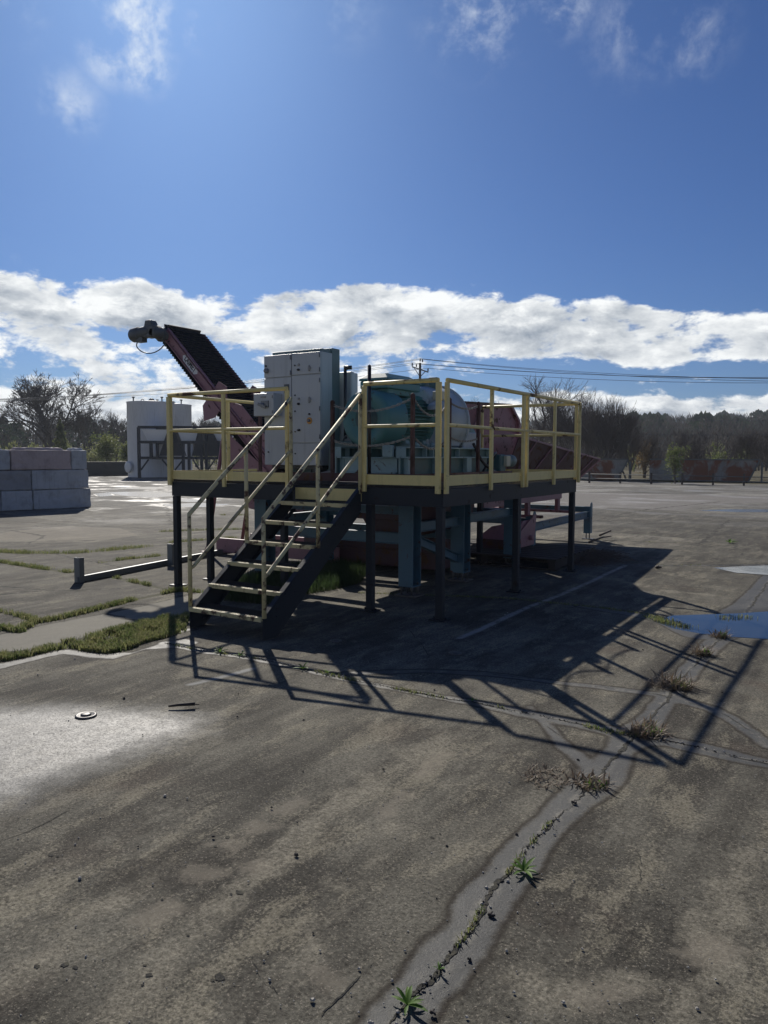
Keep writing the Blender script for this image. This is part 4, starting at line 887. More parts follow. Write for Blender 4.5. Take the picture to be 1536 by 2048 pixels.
m = MB(); m.lathe((A.x, ya-.06, A.z), (0, 1, 0), [(0, 0), (0, .12), (.92, .12), (.92, 0)], 20); m.lathe((A.x, ya-.10, A.z), (0, 1, 0), [(0, 0), (0, .125), (.03, .125), (.03, 0)], 20); m.build('head_drum', M['gmetal'], cv)
dm = MB(); o_ = Vector((-7.05, ya-.28, 3.80))
dm.cbox((-7.10, ya-.20, 3.82), (.26, .20, .20)); dm.prism([(-7.24, ya-.28, 3.90), (-7.0, ya-.28, 3.90), (-7.07, ya-.28, 4.02), (-7.20, ya-.28, 4.02)], (0, .15, 0))
dm.lathe((-7.02, ya-.30, 3.80), (0, 1, 0), [(0, 0), (0, .08), (.2, .12), (.22, 0)], 16)
gb = dm.build('gearbox', M['gmetal'], cv, bevel=.02)
m = MB(); ax_ = Vector((-.985, -.05, -.10)); m.lathe((-7.12, ya-.22, 3.83), ax_, [(0, .09), (.05, .105), (.26, .108), (.27, .125), (.42, .125), (.46, .10), (.465, 0)], 24); m.cbox((-7.34, ya-.24, 3.69), (.16, .12, .08)); m.build('drive_motor', M['gmetal'], gb, bevel=.004)
cable = [(-7.42, ya-.26, 3.67), (-7.44, ya-.26, 3.58), (-7.36, ya-.2, 3.49), (-7.22, ya-.12, 3.47), (-7.08, ya-.06, 3.53), (-6.98, ya-.03, 3.62), (-6.85, ya-.02, 3.68)]
cable = [tuple(.5*((2*b_[i])+(c_[i]-a_[i])*t+(2*a_[i]-5*b_[i]+4*c_[i]-d_[i])*t*t+(3*b_[i]-a_[i]-3*c_[i]+d_[i])*t**3) for i in range(3)) for a_, b_, c_, d_ in zip([cable[0]]+cable, cable, cable[1:], cable[2:]+[cable[-1]]) for t in (0, .25, .5, .75)]
m = MB(); m.tube(cable, .010, 8); m.build('cable', M['dark'], cv)
for y in (ya-.02, yb+.02):
    m = MB(); m.tube([(-5.60, y, 2.05), (-6.0, y, .10)], .03, 8); m.lathe((-6.0, y, .05), (0, 0, 1), [(0, .06), (.02, .06), (.05, .035), (.10, .035)], 10); m.box((-6.1, y-.08, 0), (-5.9, y+.08, .02)); m.build('strut', M['red'], cv)
m = MB(); m.box((-5.78, ya-.05, .03), (-3.2, ya+.0, .27)); m.box((-5.78, yb, .03), (-3.2, yb+.05, .27)); m.build('floor_sill', M['pink'], cv, bevel=.006)
m = MB(); m.box((-3.9, ya-.02, .06), (-1.5, ya+.0, .52)); m.box((-3.9, yb-.02, .06), (-1.5, yb, .52)); m.box((-3.9, ya, .06), (-1.5, yb-.02, .09))
m.box((-3.9, ya-.05, .28), (-1.5, ya-.022, .31)); m.box((-3.9, ya-.05, .50), (-1.5, ya-.022, .53)); m.box((-1.5, ya, .06), (-1.48, yb, .5)); m.build('tail_trough', M['maroon'], cv, bevel=.004)
# sticker: white hexagon with the maker's letters, on the near side frame
LG = MB(); 
def fr_pt(u, v): # u down the conveyor, v across (up)
    p = A+dv*u+nv*v; return (p.x, ya-.0085, p.z)
u0, u1 = .60, 1.08
LG.prism([fr_pt(u0, .05), fr_pt(u0-.0, .05), fr_pt(u0+.06, .135), fr_pt(u1-.06, .135), fr_pt(u1, .05), fr_pt(u1-.06, -.012), fr_pt(u0+.06, -.012)][1:], (0, -.003, 0)); lgp = LG.build('maker_plate', M['logo'], cv)
cu_ = bpy.data.curves.new('letters', 'FONT'); cu_.body = 'LAIMET'; cu_.size = .135; cu_.extrude = .001; cu_.align_x = 'CENTER'; cu_.align_y = 'CENTER'; cu_.offset = .004
lt = bpy.data.objects.new('letters_tmp', cu_); scn.collection.objects.link(lt)
bpy.context.view_layer.update(); dg = bpy.context.evaluated_depsgraph_get(); lme = bpy.data.meshes.new_from_object(lt.evaluated_get(dg)); bpy.data.objects.remove(lt)
ctr = Vector(fr_pt((u0+u1)/2, .062)); ex = dv.normalized(); ey = nv.normalized()
mt4 = Matrix.Translation(ctr+Vector((0, -.0045, 0))) @ Matrix(((ex.x, ey.x, 0), (0, 0, -1), (ex.z, ey.z, 0))).to_4x4() @ Matrix.Diagonal((.78, 1, 1, 1))
lme.transform(mt4); lme.materials.clear(); lme.materials.append(M['ink']); lo_ = bpy.data.objects.new('lettering', lme); scn.collection.objects.link(lo_); lo_.parent = lgp

# ------------------------------------------------------------------ pallet, wedge, brush, loose things
pl = empty('timber_pallet', 'dark wet timber pallet lying under the far end of the walkway', 'pallet')
def oriented(x, y, rz): return Matrix.Translation((x, y, 0)) @ Matrix.Rotation(rz, 4, 'Z')
px_, py_ = -.95, 4.85
m = MB()
for k in range(9): m.box((-1.55+.0, -.95+k*.215, .15), (.75, -.80+k*.215, .175))
m.build('deck_boards', M['pallet'], pl, bevel=.003)
for x in (-1.5, -.4, .68): m = MB(); m.box((x-.05, -.95, .03), (x+.05, .92, .149)); m.build('bearer', M['pallet'], pl)
for k in (0, 4, 8): m = MB(); m.box((-1.55, -.95+k*.215, .004), (.75, -.80+k*.215, .029)); m.build('bottom_board', M['pallet'], pl)
pl.matrix_world = oriented(px_, py_, 0)
wd = empty('red_guide_shoe', 'faded red wedge shaped steel shoe resting on the dark pallet', 'machine part')
m = MB(); bx = [(-1.95, 4.75), (-.75, 4.75), (-.75, 5.35), (-1.95, 5.35)]
m.add([(-1.80, 4.55, .18), (-1.15, 4.55, .18), (-1.15, 5.3, .18), (-1.80, 5.3, .18), (-1.80, 4.55, .33), (-1.15, 4.55, .33), (-1.15, 5.3, .33), (-1.80, 5.3, .33)], [(0,3,2,1),(0,1,5,4),(1,2,6,5),(2,3,7,6),(3,0,4,7),(4,5,6,7)]); m.build('shoe_body', M['maroon'], wd, bevel=.004)
m = MB(); m.add([(-1.80, 4.55, .333), (-1.15, 4.55, .333), (-1.15, 5.3, .333), (-1.80, 5.3, .333), (-1.62, 4.75, .52), (-1.15, 4.95, .62), (-1.15, 5.25, .62), (-1.62, 5.25, .52)], [(0,1,5,4),(1,2,6,5),(2,3,7,6),(3,0,4,7),(4,5,6,7),(0,3,2,1)]); m.build('shoe_top', M['pink'], wd, bevel=.004)
m = MB(); m.prism([(-1.13, 4.6, .20), (-1.13, 5.35, .20), (-1.13, 5.45, .70), (-1.13, 5.35, .70), (-1.13, 4.75, .45)], (.012, 0, 0)); m.tube([(-1.12, 5.15, .33), (-1.05, 5.15, .33)], .04, 10); m.build('side_plate', M['pink'], wd)

def tuft(c, n, h, spread, mt_, seed, lean=.6, wid=.004):
    rnd = random.Random(seed); m = MB()
    for _ in range(n):
        a = rnd.uniform(0, 2*PI); r_ = spread*math.sqrt(rnd.random())*.5; p = Vector((c[0]+math.cos(a)*r_, c[1]+math.sin(a)*r_, -.004)); hh = h*rnd.uniform(.35, 1)
        b2 = rnd.uniform(0, 2*PI); ln = lean*rnd.uniform(.2, 1.3); d = Vector((math.cos(b2)*ln, math.sin(b2)*ln, 1)).normalized()
        s_ = Vector((-math.sin(b2), math.cos(b2), 0))*wid*rnd.uniform(.6, 1.4); p1 = p+d*hh*.55; d2 = (d+Vector((math.cos(b2), math.sin(b2), -.4))*.5*ln).normalized(); p2 = p1+d2*hh*.5
        m.add([p-s_, p+s_, p1+s_*.8, p1-s_*.8, p2], [(0, 1, 2, 3), (3, 2, 4)])
    return m
def rosette(c, n, L, seed, wid=.2):
    rnd = random.Random(seed); m = MB()
    for k in range(n):
        a = 2*PI*k/n*1.62+rnd.uniform(-.2, .2); ln = L*rnd.uniform(.65, 1.1); el = rnd.uniform(.25, .95); u = Vector((math.cos(a), math.sin(a), 0)); s_ = Vector((-math.sin(a), math.cos(a), 0))
        vs = []; nseg = 5
        for i in range(nseg+1):
            t = i/nseg; p = Vector((c[0], c[1], .004))+u*(ln*t*math.cos(el*.9))+Vector((0, 0, ln*(math.sin(el)*t-.28*t*t))); w_ = wid*ln*math.sin(PI*(t*.85+.12))**.8
            vs += [p-s_*w_*.5+Vector((0, 0, w_*.18)), p, p+s_*w_*.5+Vector((0, 0, w_*.18))]
        m.add(vs, [(3*i+j, 3*i+j+1, 3*i+j+4, 3*i+j+3) for i in range(nseg) for j in (0, 1)], True)
    return m
for (px, py), n, L, lb in [((1047,1744), 11, .085, 'small bright green rosette weed half way along the wide crack'), ((815,2012), 10, .075, 'small bright green rosette weed at the bottom of the wide crack'),
                           ((878,1942), 5, .035, 'tiny green seedling in the crack between the two rosettes'), ((605,1338), 8, .08, 'low leafy weed in the crack in front of the stair'), ((655,1347), 7, .06, 'low green weed right of the leafy one in the stair side crack'),
                           ((440,1305), 9, .09, 'broad leafed weed in the crack left of the stair shadow'), ((945,1403), 6, .05, 'small green weed in the crack beside the rail shadow'), ((1460,1086), 14, .16, 'low green weed clump far out on the right hand slab'), ((480,1312), 8, .07, 'green weed clump second from the left along the stair crack')]:
    tag(rosette(G(px, py), n, L, int(px)).build('rosette_weed', M['leaf'], fix=False), lb, 'weed', 'weeds growing in the cracks')
for (px, py), n, h, sp, drn, lb in [((1180,1568), 130, .07, .20, (-.22, -.05), 'matted dry brown weed lying across the wide crack'), ((1352,1372), 190, .13, .24, (-.06, 0), 'large dry straw tuft in the crack right of the rail shadow'),
                                    ((1290,1465), 110, .12, .20, (.02, 0), 'green and straw tuft where the two cracks cross'), ((1405,1308), 90, .13, .13, (0, 0), 'upright pale dry tuft below the puddle'), ((1440,1272), 70, .10, .16, (0, 0), 'green straw tuft at the near edge of the puddle')]:
    c = G(px, py); rt = empty('dry_weed', lb, 'weed', 'dry weeds along the wide crack')
    m = tuft(c, n, h*1.3, sp, 'straw', px, 1.7); m2 = tuft((c[0]+drn[0], c[1]+drn[1]), n, h, sp*1.3, 'straw', px+1, 3.0, .003); m.add(m2.v, m2.f); m.build('dry_stalks', M['straw'], rt, fix=False)
    tuft((c[0]+.03, c[1]), int(n*.35), h*.7, sp*.6, 'grass', px+2, 1.0).build('green_shoots', M['leaf'] if px != 1352 else M['grass'], rt, fix=False)

# grass in joints and strips
def in_poly(x, y, pts):
    c = False; n = len(pts)
    for i in range(n):
        x0, y0 = pts[i]; x1, y1 = pts[(i+1) % n]
        if (y0 > y) != (y1 > y) and x < (x1-x0)*(y-y0)/(y1-y0)+x0: c = not c
    return c
def blades(pts_list, hmin, hmax, wid, seed, lean=.7):
    rnd = random.Random(seed); V = []; Fq = []
    for (x, y) in pts_list:
        h = rnd.uniform(hmin, hmax); a = rnd.uniform(0, 2*PI); ln = lean*rnd.random(); w_ = wid*rnd.uniform(.6, 1.5); sx_, sy_ = math.cos(a+1.57)*w_, math.sin(a+1.57)*w_; dx, dy = math.cos(a)*ln*h, math.sin(a)*ln*h; o = len(V)
        V += [(x-sx_, y-sy_, -.012), (x+sx_, y+sy_, -.012), (x+dx*.4+sx_*.8, y+dy*.4+sy_*.8, h*.55), (x+dx*.4-sx_*.8, y+dy*.4-sy_*.8, h*.55), (x+dx*1.3, y+dy*1.3, h)]; Fq += [(o, o+1, o+2, o+3), (o+3, o+2, o+4)]
    m = MB(); m.v = V; m.f = Fq; m.sm = [False]*len(Fq); return m
from mathutils import noise as mnoise
def fill_poly(px, n, seed, clump=.5, patchy=False):
    pts = [G(*p) for p in px]; rnd = random.Random(seed); xs = [p[0] for p in pts]; ys = [p[1] for p in pts]; out = []
    cl = [(rnd.uniform(min(xs), max(xs)), rnd.uniform(min(ys), max(ys))) for _ in range(200)]
    while len(out) < n:
        if rnd.random() < clump: c = rnd.choice(cl); x, y = rnd.gauss(c[0], .05), rnd.gauss(c[1], .05)
        else: x, y = rnd.uniform(min(xs), max(xs)), rnd.uniform(min(ys), max(ys))
        if not in_poly(x, y, pts): continue
        if patchy and mnoise.noise(Vector((x*5, y*5, seed)))+.5*mnoise.noise(Vector((x*17, y*17, seed))) < -.12 and rnd.random() < .93: continue
        out.append((x, y))
    return out
def along(px, wid, per_m, seed, gappy=.0):
    pts = [G(*p) for p in px]; rnd = random.Random(seed); out = []
    for a, c in zip(pts, pts[1:]):
        L = math.hypot(c[0]-a[0], c[1]-a[1]); ph = rnd.random()*6
        for _ in range(int(L*per_m)):
            t = rnd.random()
            if gappy and mnoise.noise(Vector(((a[0]+t*(c[0]-a[0]))*2.6, (a[1]+t*(c[1]-a[1]))*2.6, seed)))+.6*mnoise.noise(Vector(((a[0]+t*(c[0]-a[0]))*9, (a[1]+t*(c[1]-a[1]))*9, seed))) < gappy*.5: continue
            out.append((a[0]+(c[0]-a[0])*t+rnd.gauss(0, wid*.55), a[1]+(c[1]-a[1])*t+rnd.gauss(0, wid*.55)))
    return out
strip = fill_poly([(-120,1332),(-20,1328),(60,1312),(110,1300),(140,1296),(175,1302),(215,1306),(255,1300),(290,1284),(330,1274),(372,1262),(380,1228),(330,1232),(240,1255),(150,1280),(60,1303),(-60,1305)], 17000, 3, .5, True)
tag(blades(strip, .012, .055, .0028, 1).build('grass_strip', M['grass'], fix=False), 'mown looking strip of short green grass along the pale kerb, left of the stair', 'grass', kind='stuff')
jj = []
for (P_, wd_), pm in zip(SOILL, (1700, 1100, 900, 700, 900, 900, 600, 400, 500)): jj += along(P_, wd_, pm, int(wd_*1000), -.28)
tag(blades(jj, .012, .055, .0030, 2).build('joint_grass', M['grass'], fix=False), 'green grass growing in the slab joints on the left', 'grass', kind='stuff')
und = fill_poly([(445,1200),(540,1208),(600,1190),(660,1180),(720,1165),(740,1140),(700,1128),(620,1132),(560,1140),(470,1165)], 12000, 5, .25)
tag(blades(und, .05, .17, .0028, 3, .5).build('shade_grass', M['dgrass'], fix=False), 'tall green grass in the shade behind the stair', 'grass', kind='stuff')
cc_ = along(C2[:9], .022, 420, 8, .3)+along(C1[3:14], .012, 330, 9, .3)+along(C5, .04, 380, 10, .0)+along(C6, .05, 120, 11, .5)+along(C8, .03, 110, 12, .5)+along([(1290,1232),(1330,1240),(1375,1252)], .08, 900, 13)+along([(1380,1240),(1450,1233),(1500,1232)], .07, 350, 14, .3)+along([(1440,1255),(1520,1262),(1560,1255)], .05, 300, 15, .2)
cc_ += along([(1280,1471),(1210,1462),(1170,1450)], .03, 700, 31)
tag(blades(cc_, .006, .022, .0022, 4, 1.0).build('crack_moss', M['grass'], fix=False), 'sparse moss and short grass following the cracks', 'moss', kind='stuff')
rnd = random.Random(5); m = MB()
def pebble(m, x, y, r_):
    a = rnd.uniform(0, 3); vs = []
    for k in range(5): t = a+2*PI*k/5; vs.append((x+math.cos(t)*r_*rnd.uniform(.7, 1.2), y+math.sin(t)*r_*rnd.uniform(.5, 1), .0))
    for k in range(5): t = a+2*PI*k/5+.3; vs.append((x+math.cos(t)*r_*.6, y+math.sin(t)*r_*.5, r_*rnd.uniform(.5, .9)))
    m.add(vs, [(k, (k+1) % 5, 5+(k+1) % 5, 5+k) for k in range(5)]+[(5, 6, 7, 8, 9)])
for _ in range(520):
    x, y = G(rnd.uniform(-50, 1600), rnd.uniform(1180, 2060)); pebble(m, x, y, abs(rnd.gauss(0, .0022))+.0015)
for px, py in [(160,1757),(330,1592),(625,2001),(740,2045),(1010,1230),(1190,1130),(485,1302),(150,1318),(75,1350)]: x, y = G(px, py); pebble(m, x, y, .010)
for P_ in (C1[:14], C2): 
    for x, y in along(P_, .03, 26, 77): pebble(m, x, y, rnd.uniform(.003, .009))
tag(m.build('scattered_grit', M['grit'], fix=False), 'pale grit and small stones scattered over the concrete', 'grit', kind='stuff')
m = MB()
for _ in range(45): x, y = G(rnd.uniform(-50, 1600), rnd.uniform(1180, 2060)); pebble(m, x, y, abs(rnd.gauss(0, .005))+.002)
for P_ in (C1[:14], C2): 
    for x, y in along(P_, .007, 60, 78): pebble(m, x, y, rnd.uniform(.002, .007))
tag(m.build('dark_crumbs', M['gritd'], fix=False), 'dark crumbs of soil and bark lying in the cracks and on the slab', 'debris', kind='stuff')
# stick
x0, y0 = G(337, 1416); x1, y1 = G(390, 1414); m = MB()
m.tube([(x0, y0, .012), ((x0*2+x1)/3, (y0*2+y1)/3, .018), (x1, y1, .022)], .007, 6, r2=.012); m.tube([((x0+x1)/2, (y0+y1)/2, .015), (x1+.01, y1+.03, .012)], .006, 6, r2=.003)
tag(m.build('stick', M['pallet']), 'short black stick lying at the edge of the bright wet patch', 'stick')
for (px, py), r_, lb in [((172,1431), .068, 'round metal floor cap in the bright wet patch'), ((910,1307), .055, 'round floor cap in the platform shadow, right of the stair'), ((672,1282), .055, 'round floor cap in the shade at the foot of the stair')]:
    x, y = G(px, py); cp = empty('floor_cap', lb, 'cap', 'round floor caps'); m = MB(); m.lathe((x, y, .0), (0, 0, 1), [(0, r_), (.006, r_), (.008, r_*.8), (.004, r_*.72), (.004, 0)], 28); m.build('rim', M['iron'], cp)
    m = MB(); m.lathe((x, y, .004), (0, 0, 1), [(0, r_*.5), (.006, r_*.5), (.010, r_*.3), (.010, 0)], 24); m.build('plug', M['iron'], cp)
x, y = G(1430, 1765); 
for (px, py), L, lb in [((985,1832), .05, 'small dark bark scrap lying in the wide crack'), ((1150,1607), .05, 'dark bark scrap below the matted dry weed'), ((868,2028), .04, 'curled dark scrap right of the lowest rosette'), ((1318,1137), .16, 'dark clod on the slab right of the walkway shadow')]:
    x, y = G(px, py); m = MB(); rnd = random.Random(px); pts = [(x+math.cos(.4+k)*L*.15+k*L*.25-L*.4, y+rnd.uniform(-.2, .2)*L, L*.12) for k in range(4)]; m.tube(pts, L*.16, 6, r2=L*.08); m.tube([pts[1], (pts[1][0], pts[1][1]+L*.3, L*.2)], L*.08, 5)
    tag(m.build('bark_scrap', M['pallet']), lb, 'debris', 'dark scraps on the concrete')
# debris under the platform
for (px, py), s_, lb in [((905,1127), .12, 'dark metal bracket lying in the sunlit gap behind the second column'), ((968,1131), .16, 'dark crumpled scrap in the sunlit gap between the columns')]:
    x, y = G(px, py); m = MB(); rnd = random.Random(px)
    for k in range(5): a = rnd.uniform(0, 3); m.bar((x+rnd.uniform(-s_, s_), y+rnd.uniform(-s_, s_), .02), (x+rnd.uniform(-s_, s_), y+rnd.uniform(-s_, s_), .07), .03, .02)
    tag(m.build('scrap_metal', M['pallet']), lb, 'scrap', 'scrap under the machine')
# brush pile
rnd = random.Random(11); m = MB(); cx, cy_ = G(1165, 1118)
for _ in range(520):
    a = rnd.uniform(0, 2*PI); r_ = rnd.random()**.6; x = cx+math.cos(a)*r_*.55+rnd.uniform(-.1, .1); y = cy_+math.sin(a)*r_*1.0; z = .15*(1-r_)*rnd.random()+.01; b2 = rnd.uniform(0, 2*PI); L = rnd.uniform(.08, .4)
    m.tube([(x, y, z), (x+math.cos(b2)*L*.5, y+math.sin(b2)*L*.5, z+rnd.uniform(-.01, .06)), (x+math.cos(b2+.4)*L, y+math.sin(b2+.4)*L, max(.006, z+rnd.uniform(-.06, .05)))], rnd.uniform(.002, .006), 4, False)
tag(m.build('brush_pile', M['wood'], fix=False), 'low heap of dead twigs at the far end of the walkway shadow', 'brush pile')
m = MB(); a = G(1178, 1090); c = G(1222, 1080); m.tube([(a[0], a[1], .05), ((a[0]+c[0])/2, (a[1]+c[1])/2+.1, .09), (c[0], c[1], .08)], .022, 8, r2=.012); m.tube([(c[0]-.2, c[1]-.1, .09), (c[0]-.1, c[1]+.3, .16)], .02, 6)
tag(m.build('dead_branch', M['wood']), 'thick broken branch lying behind the twig heap', 'branch')

# galvanised U frame on the ground to the left
uf = empty('channel_frame', 'galvanised steel channel lying on the slabs with two upright stubs, left of the stair', 'steel frame')
A1 = Vector((-5.10, -.52, 0)); A2 = Vector((-4.78, .72, 0)); A3 = Vector((-5.2, 2.2, 0)); 
g1 = Vector((*G(155, 1166), 0)); g2 = Vector((*G(337, 1132), 0)); g3 = Vector((*G(470, 1103), 0))
def channel(p, q, h=.075, w_=.05):
    m = MB(); p = p+Vector((0, 0, h/2+.003)); q = q+Vector((0, 0, h/2+.003)); d = (q-p).normalized(); s_ = d.cross(Vector((0, 0, 1))).normalized()
    m.bar(p, q, .006, h); m.bar(p-s_*w_/2+Vector((0, 0, h/2-.003)), q-s_*w_/2+Vector((0, 0, h/2-.003)), w_-.007, .006); m.bar(p-s_*w_/2-Vector((0, 0, h/2-.003)), q-s_*w_/2-Vector((0, 0, h/2-.003)), w_-.007, .006); return m
channel(g1, g3).build('channel', M['chan'], uf)
for p in (g1+Vector((-.03, .02, 0)), g2+Vector((-.02, .05, 0))):
    m = MB(); m.box((p.x-.055, p.y-.004, .0), (p.x+.055, p.y+.004, .33)); m.box((p.x-.055, p.y+.006, 0), (p.x-.049, p.y+.07, .33)); m.box((p.x+.049, p.y+.006, 0), (p.x+.055, p.y+.07, .33)); m.build('upright_stub', M['chan'], uf)

# ------------------------------------------------------------------ concrete block bay
bw = yaw_of(100)
b0 = Vector((*G(183, 1014), 0)); b1 = Vector((*G(0, 1023), 0)); bd_ = (b1-b0).normalized(); bn = Vector((-bd_.y, bd_.x, 0))
if bn.y < 0: bn = -bn
CHIP = bpy.data.textures.new('chipped', 'CLOUDS'); CHIP.noise_scale = .16; CHIP.noise_depth = 4
def block(s0, s1, row, mt_, lb, lug=True, off=0.0, dep=.6):
    """one cast block: s along the wall from its right end"""
    z0 = row*.605; m = MB(); a = b0+bd_*s0; c = b0+bd_*s1
    g_ = .014
    q0 = a+bd_*g_+bn*off; q1 = c-bd_*g_+bn*off
    pts = [q0, q1, q1+bn*dep, q0+bn*dep]; m.prism([p+Vector((0, 0, z0+.004)) for p in pts], (0, 0, .588))
    if lug:
        n = max(1, int((s1-s0)/.6)) if s1-s0 > 1 else 1
        L = s1-s0; w0 = .45 if L < 1 else L-.35; mid = (q0+q1)/2
        base = [mid+bd_*sx_*w0/2+bn*(dep/2+sy_*.16)+Vector((0, 0, z0+.602)) for sx_, sy_ in ((-1, -1), (1, -1), (1, 1), (-1, 1))]
        tp = [mid+bd_*sx_*(w0/2-.05)+bn*(dep/2+sy_*.11)+Vector((0, 0, z0+.67)) for sx_, sy_ in ((-1, -1), (1, -1), (1, 1), (-1, 1))]
        m.add(base+tp, [(0,1,5,4),(1,2,6,5),(2,3,7,6),(3,0,4,7),(4,5,6,7)])
    o = m.build('concrete_block', M[mt_], bevel=.022)
    sd = o.modifiers.new('fine', 'SUBSURF'); sd.subdivision_type = 'SIMPLE'; sd.levels = 4; sd.render_levels = 4
    dp = o.modifiers.new('worn', 'DISPLACE'); dp.texture = CHIP; dp.strength = .05; dp.mid_level = .5; dp.texture_coords = 'LOCAL'
    return tag(o, lb, 'concrete block', 'stacked concrete blocks of the bay wall')
block(0, 1.83, 0, 'block', 'grey concrete block at the right end of the bottom course', False); block(1.83+.93, 4.6, 0, 'block', 'grey concrete block cut by the left picture edge in the bottom course', False)
block(1.83, 2.76, 0, 'block', 'short grey block between the two long ones of the bottom course', False)
block(.06, 1.86, 1, 'block', 'stained grey block at the right end of the middle course', False); block(1.86, 3.7, 1, 'blockd', 'darker grey block at the left of the middle course', False)
block(.10, .62, 2, 'block', 'short end block at the right of the top course'); block(.62, 2.45, 2, 'blockp', 'long pinkish block in the middle of the top course'); block(2.45, 3.9, 2, 'block', 'grey top course block cut by the left picture edge')
for k, (s0, mt_, lb) in enumerate([(.35, 'block', 'rear top block with its lug showing, right'), (1.35, 'blockp', 'rear pinkish top block with its lug showing, middle'), (2.35, 'blockp', 'rear pinkish top block with its lug showing, left')]):
    block(s0, s0+.93, 2, mt_, lb, True, .66, .55)
    block(s0, s0+.93, 1, mt_, lb.replace('top block with its lug showing', 'middle course block hidden below it'), False, .66, .55)
    block(s0, s0+.93, 0, mt_, lb.replace('top block with its lug showing', 'bottom course block hidden below it'), False, .66, .55)

# ------------------------------------------------------------------ tanks and batching bins
def tank(c, r_, h, lb):
    t = empty('storage_tank', lb, 'tank', 'white storage tanks'); x, y = c
    m = MB(); m.lathe((x, y, 0), (0, 0, 1), [(.0, r_), (.02, r_), (h-.03, r_), (h, r_+.03), (h+.04, r_+.03), (h+.12, r_*.5), (h+.16, 0)], 56); m.build('shell', M['white'], t)
    fx_, fy_ = x-_fw.x*.3, y-_fw.y*.3
    for k, dx in enumerate((-.75, -.35, .05, .5)):
        p = Vector((x, y, 0))+CR*(dx*r_); p.z = h+.06; m = MB()
        if k in (0, 3): m.tube([p, p+Vector((0, 0, .32))], .05, 8); m.lathe(p+Vector((0, 0, .32)), (0, 0, 1), [(0, .05), (.0, .11), (.08, .11), (.1, 0)], 10)
        elif k == 1: m.tube([p+CR*.13*math.cos(a)+Vector((0, 0, .22*math.sin(a))) for a in np.linspace(0, PI, 9)], .035, 6)
        else: m.lathe(p, (0, 0, 1), [(0, .26), (.14, .26), (.16, .2), (.2, .2), (.28, .1), (.3, 0)], 14)
        m.build('roof_fitting', M['gmetal'], t)
    return t
ta = far(303, 61); tk = tank(ta, 1.72, 5.55, 'white upright tank on the left, nearest the dark bin frame')
p = Vector((*ta, 1.15))-Vector((_fw.x, _fw.y, 0)).normalized()*1.3-CR*1.28; m = MB(); m.lathe((p.x, p.y, .75), -Vector((_fw.x, _fw.y, 0))-CR*.8, [(0, .42), (.12, .42), (.14, .36), (.14, 0)], 24); m.build('manway_hatch', M['white'], tk)
tank(far(345, 65), 1.55, 5.65, 'white upright tank on the right, partly behind the first')
bb_ = empty('bin_frame', 'row of white hopper bins in a dark steel frame before the tanks', 'bins'); bo = Vector((*far(277, 57.5), 0)); rx = Vector((CR.x, CR.y, 0)).normalized(); ry = Vector((_fw.x, _fw.y, 0)).normalized()
pxm = 57.5/F
def BP(px, py, dpt=0.0): return bo+rx*((px-277)*pxm)+Vector((0, 0, CAM.z+(905.5-py)*pxm))+ry*dpt
for k, (x0, x1) in enumerate([(277, 342), (343, 396), (397, 452)]):
    for dpt in (0, 2.2):
        if dpt == 0 or k == 0:
            for py_ in ((854, 880, 914) if True else ()): m = MB(); m.bar(BP(277, py_, dpt), BP(452, py_, dpt), .20, .19); 
            if k == 0:
                for py_ in (854, 882, 912):
                    m = MB(); m.bar(BP(277, py_, dpt), BP(452, py_, dpt), .20, .19); m.build('rail', M['navy'], bb_)
for px in (278, 301, 313, 341, 362, 373, 397, 406, 430, 452):
    m = MB(); top = 854 if px in (278, 341, 397, 406, 452) else 882; low_ = 951 if px in (278, 341, 362, 373, 397, 406, 452) else 914
    m.bar(BP(px, top), BP(px, low_) if low_ == 914 else Vector((BP(px, 900).x, BP(px, 900).y, 0)), .19, .19, up=ry); m.build('upright', M['navy'], bb_)
for a, c in [((281, 935), (296, 915)), ((338, 935), (322, 915)), ((346, 935), (362, 915)), ((393, 935), (380, 915)), ((408, 935), (422, 915))]:
    m = MB(); m.bar(BP(*a), BP(*c), .1, .1, up=ry); m.build('knee_brace', M['navy'], bb_)
for x0, x1 in ((283, 333), (350, 398), (412, 452)):
    m = MB(); tp = [BP(x0, 858, .1), BP(x1, 858, .1), BP(x1, 858, 2.1), BP(x0, 858, 2.1)]; k = (x1-x0)*.16; lw = [BP(x0+k, 880, .5), BP(x1-k, 880, .5), BP(x1-k, 880, 1.6), BP(x0+k, 880, 1.6)]
    m.add(tp+lw, [(0,1,5,4),(1,2,6,5),(2,3,7,6),(3,0,4,7),(7,6,5,4),(0,3,2,1)]); m.build('bin_hopper', M['whiteb'], bb_)
for x0, x1, xt0, xt1 in ((316, 363, 333, 345), (378, 402, 391, 398), (404, 436, 409, 416)):
    m = MB(); m.prism([BP(xt0, 858, .05), BP(xt1, 858, .05), BP(x1, 908, .05), BP(x0, 908, .05)], ry*.8); m.build('chute', M['navy'], bb_)
for x0 in (304, 372, 437):
    m = MB(); m.lathe(Vector((*BP(x0+3, 900, .3).xy, BP(0, 912).z)), (0, 0, 1), [(0, 0), (0, .16), (1.0, .16), (1.02, 0)], 14); m.build('valve_pipe', M['whiteb'], bb_)
# dark low barrier
m = MB(); a = Vector((*far(165, 64), 0)); c = Vector((*far(262, 66), 0)); m.bar(a+Vector((0, 0, .52)), c+Vector((0, 0, .52)), .5, 1.04); 
d = (c-a); 
for k in range(9): p = a+d*(k+.5)/9; m.bar(p+Vector((0, 0, .01))-ry*.28, p+Vector((0, 0, 1.02))-ry*.28, .10, .08)
m.bar(a+Vector((0, 0, 1.07)), c+Vector((0, 0, 1.07)), .56, .06); tag(m.build('low_barrier', M['navy']), 'long dark low barrier wall left of the white tanks', 'barrier')

